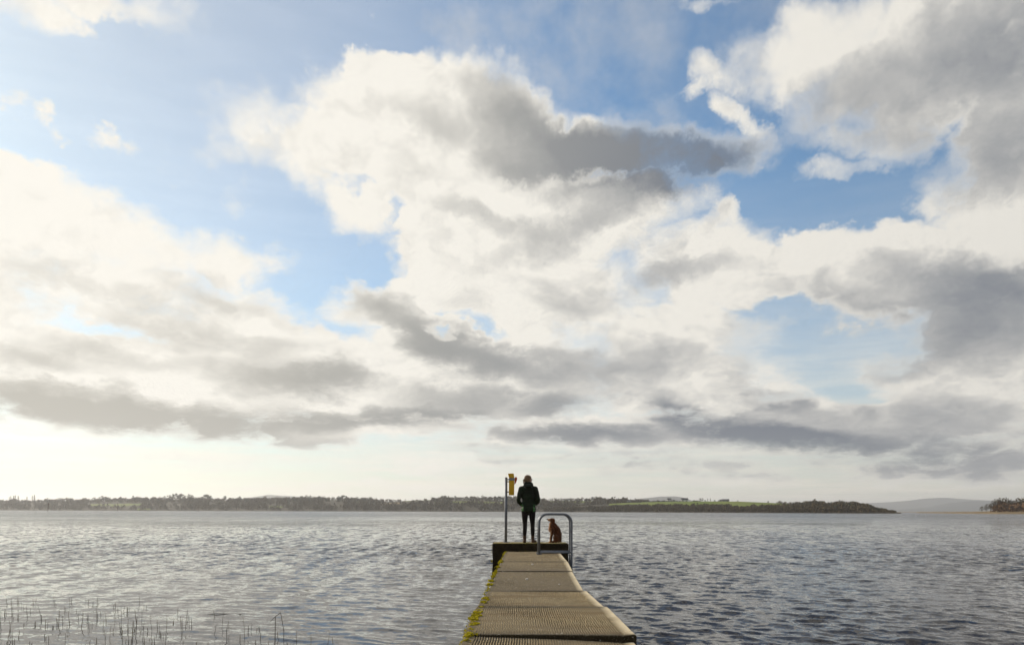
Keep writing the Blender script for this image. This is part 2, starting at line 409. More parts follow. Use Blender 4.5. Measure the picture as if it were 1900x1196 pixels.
# the waves run towards this shore: beyond the modelled swell their steeper lee faces are what shows
lee = T.m('SUBTRACT', T.m('MULTIPLY', T.m('ABSOLUTE', ty), -1.0), 0.02)
k_lee = T.m('MAXIMUM', far, T.m('MULTIPLY', lost2, 0.6))
ty = T.m('ADD', T.m('MULTIPLY', ty, T.m('SUBTRACT', 1.0, k_lee)), T.m('MULTIPLY', lee, k_lee))
tilt = T.xyz(tx, ty, 0.0)
nrm = T.vm('NORMALIZE', T.vm('ADD', T.n('ShaderNodeNewGeometry').outputs['Normal'], tilt))
T.put(T.b.inputs['Normal'], nrm)
water = obj('lake_water', make_water(), None, m_water); tag(water, kind='structure')

# ------------------------------------------------------------------ far shores, fields and hills
def ip(px, tab):
    return np.interp(px, [t[0] for t in tab], [t[1] for t in tab])
class Land:
    """ground that rises from a shoreline to a ridge; shore distances and ridge heights by bearing"""
    def __init__(self, name, px0, px1, shore, ridge, depth, seed, shape=1.0, step=4.0):
        self.shore, self.ridge, self.depth, self.seed, self.shape = shore, ridge, depth, seed, shape
        self.px0, self.px1, self.name, self.step = px0, px1, name, step
    def point(self, px, t):
        d = float(ip(px, self.shore))+t*self.depth
        rd = float(ip(px, self.shore))+self.depth
        top = CAM_Z+(horizon(px)-float(ip(px, self.ridge)))/FPX*rd
        x = (px-950)/FPX*d
        rough_ = mnoise.noise(Vector((x*0.012, d*0.012, self.seed)))*0.10*abs(top)
        if t <= 0: z = -0.6
        elif t <= 1: z = 0.35+(max(top, 0.5)-0.35)*(math.sin(t*math.pi/2)**self.shape)+rough_*t*(1-t)*3
        else: z = 0.35+(max(top, 0.5)-0.35)*(1-(t-1)*0.9)
        return Vector((x, d, z))
    def build(self, mat):
        ts = [-0.02, 0.004]+list(np.linspace(0.03, 1.0, 16))+[1.3, 1.9]
        pxs = np.arange(self.px0, self.px1+0.1, self.step)
        P = np.array([[self.point(p, t) for p in pxs] for t in ts])
        return tag(obj(self.name, grid_mesh(self.name, P), None, mat), kind='structure')

def ground_mat(name, c1, c2, scale):
    return plain(name, c1, c2, scale, 0.95, 0.1, 0.0)
m_scrub = ground_mat('winter_scrub_ground', (0.035, 0.030, 0.020), (0.055, 0.046, 0.030), 0.02)
m_field = ground_mat('grass_field', (0.10, 0.14, 0.022), (0.15, 0.17, 0.035), 0.015)
m_tan = ground_mat('dry_field', (0.22, 0.17, 0.10), (0.28, 0.21, 0.12), 0.02)
m_reedbank = ground_mat('dry_reed_bank', (0.16, 0.115, 0.06), (0.21, 0.155, 0.085), 0.05)
m_mount = ground_mat('mountain_heath', (0.035, 0.045, 0.055), (0.05, 0.055, 0.06), 0.002)

farshore = Land('far_shore_hill', -800, 1260, [(-800,1900),(0,1700),(500,1400),(1000,1150),(1260,1080)],
    [(-800,932),(0,931),(100,930),(200,928.5),(320,926),(400,928),(500,928),(600,926.5),(680,928.5),(706,931),(760,929),(820,926.5),(900,927),(960,928),(1050,929),(1110,929),(1180,932),(1260,940)], 380, 1.0)
fieldhill = Land('field_hill', 1000, 1672, [(1000,1000),(1150,920),(1300,800),(1480,660),(1600,600),(1672,580)],
    [(1000,944),(1060,939),(1120,935),(1170,932),(1240,930.6),(1300,930),(1370,930.8),(1440,933.5),(1500,937),(1580,940),(1620,944),(1655,949),(1672,952)], 240, 2.0)
rightshore = Land('right_shore_bank', 1700, 2700, [(1700,900),(1790,640),(1850,560),(2000,520),(2700,380)],
    [(1700,950.6),(1800,949.5),(1850,946.5),(1900,944),(2100,940),(2700,935)], 160, 3.0)
for l_, m_ in ((farshore, m_scrub), (fieldhill, m_scrub), (rightshore, m_reedbank)): l_.build(m_)
marsh = Land('marsh_spit', 1560, 1960, [(1560,2100),(1700,1600),(1960,1300)], [(1560,949.4),(1700,949.0),(1800,948.3),(1960,946.0)], 200, 4.0)
marsh.build(m_reedbank)

# grass fields laid over the slopes
def field(land, px0, px1, t0, t1, mat, jag=0.05, n=14, lift=0.5):
    r_ = rng(int(px0*7+t0*100))
    lo = [t0+r_.uniform(-jag, jag) for _ in range(n+1)]; hi = [t1+r_.uniform(-jag, jag)*0.5 for _ in range(n+1)]
    P = []
    for j in range(9):
        row = []
        for i in range(n+1):
            p = land.point(px0+(px1-px0)*i/n, lo[i]+(hi[i]-lo[i])*j/8); p.z += lift; row.append(p)
        P.append(row)
    o = obj('field', grid_mesh('field', np.array(P)), None, mat)
    return tag(o, kind='structure')
field(fieldhill, 1190, 1465, 0.30, 0.98, m_field, 0.05)
field(fieldhill, 1130, 1230, 0.50, 0.75, m_field, 0.05)
for a_, b_, t0, t1, m_ in ((168,205,.30,.42,m_field),(205,262,.22,.40,m_field),(838,885,.40,.56,m_field),(884,935,.42,.55,m_field),(1000,1062,.55,.72,m_field),(1058,1100,.55,.75,m_field),
                           (500,525,.18,.26,m_field),(708,742,.42,.62,m_tan),(745,800,.80,1.0,m_field),(806,822,.40,.5,m_field),(960,1000,.5,.6,m_field),(255,280,.02,.10,m_field),(655,680,.5,.6,m_field)):
    field(farshore, a_, b_, t0, t1, m_, 0.03, 8)

# mountains
def mountain(name, prof, d, depth, seed):
    pxs = np.arange(prof[0][0], prof[-1][0]+1, 6.0)
    P = []
    for t in np.linspace(0, 2, 17):
        row = []
        for px in pxs:
            dd = d+t*depth
            y = float(ip(px, prof))
            top = max(2.0, (horizon(px)-y)/FPX*(d+depth))
            s_ = math.sin(t*math.pi/2)
            s_ = max(0.0, s_)
            x = (px-950)/FPX*dd
            nz = mnoise.fractal(Vector((x*0.0012, dd*0.0012, seed)), 1.0, 2.0, 5)
            row.append((x, dd, -1+top*s_*(1+0.22*nz*(1-abs(1-t)*0.2)*min(1, abs(1-t)*3+0.15))))
        P.append(row)
    return tag(obj(name, grid_mesh(name, np.array(P)), None, m_mount), kind='structure')
mountain('mountain', [(1040,946),(1100,940),(1140,932),(1170,926),(1200,922),(1225,919),(1250,918.5),(1265,920),(1280,925),(1295,931),(1330,940),(1400,946)], 5200, 700, 1.3)
mountain('mountain', [(1500,948),(1560,937),(1600,932.5),(1640,931.5),(1680,928.5),(1720,925),(1760,923.5),(1800,925.5),(1850,928),(1950,924),(2100,930),(2300,946)], 8200, 900, 5.1)
mountain('mountain', [(1600,949),(1660,945),(1720,940),(1760,932),(1800,928),(1840,928),(1900,934),(2000,944),(2100,949)], 6400, 600, 9.7)
mountain('mountain', [(400,944),(440,925),(480,920),(500,917),(540,919),(580,922),(640,935),(700,944)], 6000, 700, 7.7)

# ------------------------------------------------------------------ trees on the far shores
def twig_mat(name, c1, c2):
    m_, T_ = material(name, 0.9, 0.1)
    rnd = T_.n('ShaderNodeObjectInfo').outputs['Random']
    at_ = T_.n('ShaderNodeAttribute', attribute_name='tint').outputs['Fac']
    f_ = T_.m('ADD', T_.m('MULTIPLY', rnd, 0.5), T_.m('MULTIPLY', at_, 0.5))
    T_.put(T_.b.inputs['Base Color'], T_.mix(f_, c1, c2))
    return m_
m_bare = twig_mat('bare_twigs', (0.055, 0.042, 0.024), (0.112, 0.088, 0.046))
m_ever = twig_mat('evergreen_needles', (0.018, 0.026, 0.014), (0.045, 0.055, 0.026))
m_russet = twig_mat('russet_twigs', (0.070, 0.040, 0.022), (0.15, 0.088, 0.045))
m_trunk = plain('tree_bark', (0.05, 0.04, 0.032), (0.11, 0.095, 0.075), 1.5, 0.95, 0.1, 0.0)

def shard(v, f, tint, c, size, r_, flat=0.35):
    """one ragged sprig: a bent pair of triangles"""
    n_ = Vector((r_.gauss(0, 1), r_.gauss(0, 1), r_.gauss(0, 1)*flat+0.1)).normalized()
    a_ = n_.orthogonal().normalized(); a_.rotate(Matrix.Rotation(r_.uniform(0, 6.28), 3, n_)); b_ = n_.cross(a_)
    k = len(v); s_ = size*r_.uniform(0.6, 1.3)
    v += [c+a_*s_, c+b_*s_*0.55+n_*s_*0.2, c-a_*s_*0.9, c-b_*s_*0.6]
    f += [(k, k+1, k+2), (k, k+2, k+3)]
    t_ = r_.random(); tint += [t_]*4

def crown_mesh(kind, seed):
    """foliage or twigs of a tree 1 unit tall, standing on z=0"""
    r_ = rng(seed); v, f, tint = [], [], []
    if kind == 'conifer':
        for i in range(230):
            h = r_.random()**0.8; z = 0.12+0.88*h
            rad = 0.24*(1-h)**0.8+0.02; th = r_.uniform(0, 6.28); q_ = math.sqrt(r_.random())
            shard(v, f, tint, Vector((math.cos(th)*rad*q_, math.sin(th)*rad*q_, z)), 0.055, r_)
    elif kind == 'poplar':
        for i in range(170):
            h = r_.random(); z = 0.15+0.85*h
            rad = 0.10*math.sin(math.pi*min(1, 0.15+0.8*h))+0.01; th = r_.uniform(0, 6.28)
            shard(v, f, tint, Vector((math.cos(th)*rad*r_.random(), math.sin(th)*rad*r_.random(), z)), 0.035, r_, 1.0)
    else:
        lobes = []
        n_ = {'round': 13, 'broad': 16, 'pine': 13, 'bare': 12}[kind]
        for i in range(n_):
            th = r_.uniform(0, 6.28); q_ = r_.uniform(0.0, 1.0)
            wide = {'round': 0.26, 'broad': 0.36, 'pine': 0.26, 'bare': 0.28}[kind]
            lo = {'round': 0.15, 'broad': 0.12, 'pine': 0.22, 'bare': 0.30}[kind]
            lobes.append((Vector((math.cos(th)*wide*q_, math.sin(th)*wide*q_, lo+(0.88-lo)*r_.random()*(1-0.45*q_))), r_.uniform(0.11, 0.20)))
        cnt = {'round': 300, 'broad': 380, 'pine': 260, 'bare': 300}[kind]
        sz = {'round': 0.045, 'broad': 0.045, 'pine': 0.05, 'bare': 0.030}[kind]
        for i in range(cnt):
            c, rad = r_.choice(lobes)
            d = Vector((r_.gauss(0, 1), r_.gauss(0, 1), r_.gauss(0, 1))).normalized()*rad*r_.random()**0.4
            p = c+d; p.z = max(p.z, 0.12)
            shard(v, f, tint, p, sz, r_)
    top = max(p.z for p in v)
    v = [p*(1/top) for p in v]
    me = pymesh('crown', v, f); fattr(me, 'tint', tint)
    return me
def trunk_mesh(kind, seed):
    r_ = rng(seed+99); b_ = MB()
    top = {'conifer': 0.95, 'poplar': 0.9}.get(kind, 0.6)
    b_.tube([(0, 0, -0.06), (0.005, 0, 0.2), (-0.01, 0.01, top)], [0.026, 0.02, 0.006], 6)
    if kind not in ('conifer', 'poplar'):
        for i in range(9):
            th = r_.uniform(0, 6.28); z0 = r_.uniform(0.2, 0.5); l_ = r_.uniform(0.18, 0.36)
            e = Vector((math.cos(th)*l_, math.sin(th)*l_, z0+l_*r_.uniform(0.7, 1.3)))
            b_.tube([(0, 0, z0), e*0.5+Vector((0, 0, z0*0.5-0.02)), e], [0.011, 0.008, 0.003], 4)
    return b_.mesh('trunk')
LIB = {}
for kind, mat in (('conifer', m_ever), ('poplar', m_bare), ('round', m_bare), ('broad', m_bare), ('pine', m_ever), ('bare', m_bare)):
    for s_ in range(3):
        cm = crown_mesh(kind, 40+s_*7+len(kind)); cm.materials.append(mat)
        tm = trunk_mesh(kind, s_); tm.materials.append(m_trunk)
        LIB[kind, s_] = (cm, tm)
def tree(kind, loc, h, wide, label, group, seed, sink=0.0):
    t_ = empty({'conifer': 'conifer_tree', 'poplar': 'poplar_tree', 'pine': 'pine_tree'}.get(kind, 'winter_tree'), loc, seed*1.7)
    cm, tm = LIB[kind, seed % 3]
    for nm, me in (('crown', cm), ('trunk', tm)):
        o = bpy.data.objects.new(nm, me); C.objects.link(o); o.parent = t_; o.scale = (h*wide, h*wide, h)
    tag(t_, label, 'tree', group); return t_

KINDS = {'conifer': 'dark pointed conifer', 'poplar': 'slim upright bare poplar', 'pine': 'dark round topped evergreen', 'round': 'bare brown winter tree', 'broad': 'spreading bare winter tree', 'bare': 'thin bare winter tree'}
# px of the tree, top of the tree, kind, width factor
SKYLINE = [
 (17,921,'poplar',1.2),(20,919.5,'poplar',1.1),(25,918.5,'poplar',1.2),(28,918,'poplar',1.2),(34,919,'poplar',1.2),(50,920,'poplar',1.1),(60,919,'poplar',1.3),(64,917.5,'poplar',1.4),
 (72,926,'round',1),(86,925,'conifer',.9),(90,926,'conifer',.9),(95,926,'conifer',.9),(104,924,'broad',1.2),(110,922.5,'broad',1.3),(116,923,'broad',1.2),(131,923,'round',1.1),(135,923,'pine',1),(142,926,'round',1),(152,925,'conifer',1),(163,925,'round',1),
 (175,921.5,'round',1),(184,921,'pine',.9),(190,918.5,'pine',1.1),(196,920,'pine',1.1),(203,920.5,'round',1),(212,924,'broad',1),(222,923,'broad',1),(232,923,'round',1),(247,918.5,'round',.8),(257,920,'broad',1.1),(265,922,'round',1),(275,924,'broad',1),(288,923,'round',1.0),(298,921,'round',1),
 (306,919,'pine',1),(314,917,'broad',1),(321,915,'pine',1.1),(328,914,'pine',1.2),(335,914.5,'pine',1),(343,917,'broad',1),(350,915.5,'pine',1),(355,917,'round',.9),(366,923,'broad',1),(378,917,'pine',1),(384,916,'pine',1.1),(391,918,'pine',1.1),(400,924,'round',1),(418,918.5,'pine',.8),
 (428,925,'round',1),(444,919.5,'broad',.9),(460,924,'round',1),(472,922,'conifer',1),(481,922,'round',1),(492,919,'round',.8),(500,922,'conifer',.9),(514,919.5,'conifer',.8),(522,923,'round',1),(532,922,'conifer',.8),(545,921,'round',1),
 (560,919,'pine',1.1),(568,917,'broad',1.1),(575,918,'pine',1.1),(583,920,'broad',1),(592,920,'round',1),(602,919,'bare',1.2),(610,921,'round',1),(618,920,'round',1),(629,919,'pine',1),(636,917.5,'pine',1.2),(644,920,'round',1),(653,921,'bare',1.1),(662,920,'bare',1.1),(670,922,'pine',1),(678,921.5,'broad',1.1),(687,921,'pine',1.1),(695,923,'broad',1),(702,926,'round',1),
 (752,927.5,'bare',.8),(814,921,'pine',1),(820,918.5,'pine',1.1),(826,918,'pine',1.1),(832,919,'pine',1),(838,921,'broad',1),(852,921,'bare',.8),(857,921,'bare',.8),(868,921,'pine',1),(874,919.5,'pine',1.2),(882,920,'broad',1.1),(890,922,'pine',1),(900,923,'broad',1),(912,923,'round',1),(920,922,'pine',1),(928,919.5,'pine',1.1),(934,921,'round',1),(948,924,'round',1),
 (1010,923,'broad',1),(1024,923,'conifer',.9),(1032,922.5,'conifer',1),(1041,922,'conifer',1),(1050,923,'conifer',1),(1060,924,'conifer',.9),(1072,922,'bare',1.1),(1080,921,'bare',1.2),(1090,923,'bare',1),(1099,920.5,'pine',1.1),(1106,919.5,'pine',1.2),(1113,920,'pine',1),(1122,922.5,'pine',1),(1130,925,'broad',1),(1145,926,'bare',1.2),(1154,927,'broad',1)]
for i, (px, py, kind, wd) in enumerate(SKYLINE):
    b_ = farshore.point(px, 0.93)
    top = CAM_Z+(horizon(px)-py)/FPX*b_.y
    h = max(5.0, top-b_.z)
    tree(kind, b_, h, wd*1.15, KINDS[kind]+' on the far shore skyline', 'skyline trees of the far shore, '+kind, i)
FIELDTREES = [(1178,927,'broad',1.2,.9),(1184,926,'round',1.2,.9),(1198,928.5,'conifer',.8,1),(1212,929,'broad',1.4,1),(1222,927.5,'broad',1.3,1),(1232,927.2,'pine',1.4,1),(1240,923,'bare',1.1,1),(1244,922.6,'bare',1.2,1),(1250,926,'pine',1.2,1),
 (1299,923,'bare',1,1),(1303,923,'bare',1,1),(1308,927,'pine',1.0,1),(1313,924,'poplar',1.4,1),(1318,923.5,'poplar',1.4,1),(1326,927,'pine',1,1),(1333,928,'broad',1.2,1),(1369,929,'pine',.8,1)]
for i, (px, py, kind, wd, t) in enumerate(FIELDTREES):
    b_ = fieldhill.point(px, t); h = max(2.5, CAM_Z+(horizon(px)-py)/FPX*b_.y-b_.z)
    tree(kind, b_, h, wd*1.2, KINDS[kind]+' along the top of the green hill', 'trees above the green field, '+kind, i)
for i, (px, py, wd, lab) in enumerate(((1425,928.6,1.0,'small lone round bare tree right of the green field'), (1448,928.0,1.35,'broad lone round bare tree on the ridge before the headland'))):
    b_ = fieldhill.point(px, 0.98); h = CAM_Z+(horizon(px)-py)/FPX*b_.y-b_.z
    tree('round' if i == 0 else 'broad', b_, h, wd*1.25, lab, None, i+1)
# nearer trees at the right edge
RIGHT = [(1822,938,'bare',1.0,.35),(1830,935,'bare',.9,.4),(1838,932,'bare',1.0,.45),(1846,927,'bare',1.2,.5),(1856,922,'bare',1.3,.55),(1864,922,'broad',1.1,.6),(1873,925,'broad',1.1,.5),(1882,928,'bare',1.2,.6),(1890,924,'broad',1.2,.55),(1898,921,'broad',1.3,.6),(1908,920,'bare',1.3,.6),(1925,918,'broad',1.3,.6),(1945,916,'broad',1.3,.6),(1970,915,'bare',1.3,.6),(2000,915,'broad',1.3,.6),(2040,914,'broad',1.3,.6),(2090,912,'broad',1.3,.6)]
for i, (px, py, kind, wd, t) in enumerate(RIGHT):
    b_ = rightshore.point(px, t); h = CAM_Z+(horizon(px)-py)/FPX*b_.y-b_.z
    tree(kind, b_, h, wd*1.15, KINDS[kind]+' on the reedy right bank', 'trees on the right bank, '+kind, i)

def label_rows():
    rows = {}
    for o in [o for o in C.objects if o.get('category') == 'tree' and o.get('group')]:
        rows.setdefault((o['group'], o['label']), []).append(o)
    for (g_, l_), lst in rows.items():
        lst.sort(key=lambda o: o.location.x/o.location.y)
        if len(lst) > 1:
            for j, o in enumerate(lst): o['label'] = ORD(j, len(lst))+' '+l_
label_rows()
def wood(name, land, n, px0, px1, t0, t1, h0, h1, mat, label, seed, dens=None):
    """woodland too far off to tell its trees apart"""
    r_ = rng(seed); v, f, tint = [], [], []
    for i in range(n):
        px = r_.uniform(px0, px1); t = r_.uniform(t0, t1)
        if mnoise.noise(Vector((px*0.02, t*4, seed))) < -0.25: continue
        p = land.point(px, t)
        if any(a_-1 < px < b_+1 and u0-0.05 < t < u1 for a_, b_, u0, u1 in (dens or ())): continue
        h = r_.uniform(h0, h1)*(1.0+0.35*mnoise.noise(Vector((px*0.06, 3.0, seed))))
        if t > 0.7 and land is farshore: h *= 0.62
        if name.startswith('headland'): h *= min(1, max(.35, (1672-px)/70))*min(1, max(.3, (px-1415)/90))*(0.75+0.5*mnoise.noise(Vector((px*0.13, t*3, 1.0)))+.2)
        w_ = h*r_.uniform(0.28, 0.5); base = r_.random()
        for k in range(18):
            d = Vector((r_.gauss(0, .5), r_.gauss(0, .5), 0)); zz = r_.random()**0.75
            c = p+Vector((d.x*w_, d.y*w_, h*zz*(1-0.25*d.length)))
            shard(v, f, tint, c, h*0.19, r_)
            tint[-4:] = [min(1, max(0, base+r_.uniform(-.2, .2)))]*4
    me = pymesh(name, v, f); fattr(me, 'tint', tint)
    o = obj(name, me, None, mat); tag(o, label, 'woodland', None, 'stuff'); return o
gaps = ((168,205,.28,.45),(205,262,.20,.42),(838,935,.38,.58),(1000,1100,.53,.77),(708,742,.4,.65),(745,800,.5,1.1),(500,525,.16,.3))
wood('wood', farshore, 6500, -750, 1240, 0.01, 0.97, 6.5, 10, m_bare, 'brown leafless woodland covering the far shore', 3, gaps)
wood('evergreen_wood', farshore, 1100, -750, 1200, 0.45, 0.98, 6, 10, m_ever, 'scattered dark evergreens within the far woodland', 4, gaps)
wood('shore_wood', fieldhill, 1800, 1010, 1480, 0.0, 0.30, 3.0, 4.6, m_bare, 'brown thicket along the water below the green field', 5)
wood('headland_wood', fieldhill, 1500, 1440, 1662, 0.0, 0.95, 3.6, 6.0, m_bare, 'dark leafless wood on the low headland', 6)
wood('headland_evergreen_wood', fieldhill, 260, 1470, 1655, 0.2, 0.95, 3.6, 5.6, m_ever, 'dark evergreen patches in the headland wood', 7)
wood('bank_scrub', rightshore, 1500, 1842, 2500, 0.22, 0.95, 3.5, 7.5, m_russet, 'russet scrub between the trees of the right bank', 8)
wood('hedge_line', fieldhill, 240, 1160, 1300, 0.93, 1.0, 1.2, 2.2, m_ever, 'dark hedge line along the top of the hill', 9)

# farm buildings on the hill
m_white = plain('whitewash', (0.72, 0.70, 0.64), (0.8, 0.78, 0.74), 2.0, 0.9, 0.2, 0)
m_grey = plain('grey_render', (0.22, 0.22, 0.22), (0.30, 0.29, 0.28), 1.0, 0.9, 0.2, 0)
m_slate = plain('slate_roof', (0.07, 0.07, 0.08), (0.11, 0.11, 0.12), 1.0, 0.7, 0.3, 0)
m_pane = plain('dark_pane', (0.02, 0.022, 0.025), (0.03, 0.03, 0.035), 1.0, 0.1, 0.5, 0)
def house(px, t, w_, h, dep, mat, label, chim=True, land=fieldhill, name='farmhouse'):
    p = land.point(px, t); e = empty(name, p+Vector((0, 0, 0)), math.atan2(-p.x, p.y)+0.12)
    b_ = MB(); b_.box((-w_/2, -dep/2, -1.0), (w_/2, dep/2, h)); b_.build('wall', mat, e)
    rf = MB(); o_ = 0.3; rh = dep*0.45
    rf.add([(-w_/2-o_,-dep/2-o_,h+.01),(w_/2+o_,-dep/2-o_,h+.01),(w_/2+o_,dep/2+o_,h+.01),(-w_/2-o_,dep/2+o_,h+.01),(-w_/2-o_,0,h+rh),(w_/2+o_,0,h+rh)],
           [(0,1,5,4),(2,3,4,5),(0,4,3),(1,2,5),(3,2,1,0)])
    ro = rf.build('roof', m_slate, e)
    if chim:
        for sx in (-1, 1):
            c_ = MB(); c_.box((sx*w_*0.42-.4, -.35, h+rh*0.7), (sx*w_*0.42+.4, .35, h+rh+1.0)); c_.build('chimney', mat, ro)
    nw = max(2, int(w_/3.2))
    for i in range(nw):
        x = -w_/2+w_*(i+0.5)/nw
        if i == nw//2 and chim:
            d_ = MB(); d_.box((x-.5, -dep/2-.03, 0), (x+.5, -dep/2+.05, 2.0)); d_.build('door', m_slate, e)
        else:
            g_ = MB(); g_.box((x-.5, -dep/2-.03, h*0.4), (x+.5, -dep/2+.05, h*0.4+1.1)); g_.build('window', m_pane, e)
    tag(e, label, 'house' if chim else 'barn'); return e
house(1270, .985, 9, 2.6, 6, m_white, 'white farmhouse with slate roof above the green field')
house(1167, .99, 5, 2.2, 4, m_grey, 'small grey gabled barn left of the green field', False, name='barn')
house(1241, .99, 4.5, 3.2, 4.5, m_white, 'narrow pale cottage between bare trees on the hill')
house(1346, .985, 9, 1.7, 4.5, m_grey, 'long dark barn at the right end of the hilltop trees', False, name='barn')
house(1338, .99, 4, 1.6, 3.5, m_grey, 'small grey shed beside the long dark barn', False, name='barn')
house(191, .62, 9, 4.5, 7, m_white, 'white house showing through the trees of the far left shore', True, farshore)

# channel markers standing in the lake
m_marker = plain('weathered_post', (0.08, 0.045, 0.03), (0.14, 0.07, 0.045), 3.0, 0.8, 0.3, 0)
for px, y0, y1, lean, lab in ((88, 949.3, 933.5, 0.16, 'leaning dark channel marker post, leftmost in the lake'), (218, 948.3, 933.5, 0.0, 'upright thin channel marker post left of centre'), (368, 949.0, 939.5, -0.05, 'short channel marker post before the far wood')):
    w0 = on_water(px, y0); h = (y0-y1)/FPX*w0.y
    e = empty('channel_marker', w0)
    b_ = MB(); b_.tube([(0, 0, -1.5), (lean*h*.5, 0, h*.5), (lean*h, 0, h)], [.17, .15, .13], 8); b_.build('post', m_marker, e, True)
    b_ = MB(); b_.tube([(lean*h*1.0, 0, h*0.9), (lean*h, 0, h*1.06)], [.30, .22], 8); b_.build('top_mark', m_marker, e)
    tag(e, lab, 'marker')

# ------------------------------------------------------------------ haze
hz = MB(); hz.box((-26000, -26000, -2.0), (26000, 26000, 215.0))
hm = bpy.data.materials.new('haze'); hm.use_nodes = True; hn = hm.node_tree; hn.nodes.clear()
hv = hn.nodes.new('ShaderNodeVolumePrincipled'); ho = hn.nodes.new('ShaderNodeOutputMaterial')
hv.inputs['Color'].default_value = (0.93, 0.94, 0.97, 1); hv.inputs['Density'].default_value = 1.1e-4
hv.inputs['Anisotropy'].default_value = 0.38
hn.links.new(hv.outputs[0], ho.inputs['Volume'])
haze = hz.build('haze', hm); tag(haze, kind='stuff')

# ------------------------------------------------------------------ the pier
DECK_Z = 0.561
m_deck, T = material('combed_concrete', 0.85, 0.25)
mar = T.n('ShaderNodeAttribute', attribute_name='margin').outputs['Fac']
damp_and_shade = T.n('ShaderNodeAttribute', attribute_name='damp_and_shade').outputs['Fac']
crest = T.n('ShaderNodeAttribute', attribute_name='crest').outputs['Fac']
tone = T.n('ShaderNodeAttribute', attribute_name='tone').outputs['Fac']
n1 = T.noise(T.pos, 3.0, 6.0, 0.62); n2 = T.noise(T.pos, 34.0, 5.0, 0.72); n3 = T.noise(T.vm('MULTIPLY', T.pos, (1.0, 3.5, 1.0)), 1.3, 5.0, 0.6)
base = T.mix(T.ramp(n1, 0.3, 0.7), (0.068, 0.050, 0.022), (0.145, 0.110, 0.055))
base = T.mix(T.ramp(crest, 0.35, 0.95, 0.0, 0.8), base, (0.42, 0.31, 0.15))
base = T.mix(T.ramp(n3, 0.47, 0.62, 0.0, 0.85), base, (0.115, 0.072, 0.024))
base = T.mix(T.ramp(T.m('ADD', tone, T.m('MULTIPLY', T.m('SUBTRACT', n1, 0.5), 1.2)), 0.2, 0.9, 0.0, 0.75), base, (0.086, 0.065, 0.036))
base = T.mix(T.m('MULTIPLY', mar, T.ramp(n1, 0.25, 0.6, 0.6, 1.0)), base, (0.58, 0.49, 0.33))
base = T.mix(T.m('MULTIPLY', damp_and_shade, T.ramp(n3, 0.2, 0.55, 0.55, 1.0)), base, (0.036, 0.025, 0.010))
base = T.mix(T.ramp(n2, 0.55, 0.75, 0.0, 0.75), base, (0.045, 0.036, 0.022))
base = T.mix(T.ramp(T.noise(T.pos, 110.0, 2.0), 0.60, 0.72, 0.0, 0.6), base, (0.40, 0.34, 0.23))
base = T.mix(T.ramp(T.noise(T.pos, 35.0, 2.0), 0.68, 0.74, 0.0, 0.7), base, (0.55, 0.52, 0.45))
T.put(T.b.inputs['Base Color'], base)
bump(T, n2, 0.7, 0.004)
m_conc = plain('dark_wet_concrete', (0.022, 0.017, 0.010), (0.055, 0.042, 0.024), 4.0, 0.8, 0.25, 0.01)

pier = empty('pier', (0, 0, 0), PIER_RZ)
tag(pier, 'narrow concrete pier of combed slabs running out into the lake', 'pier')

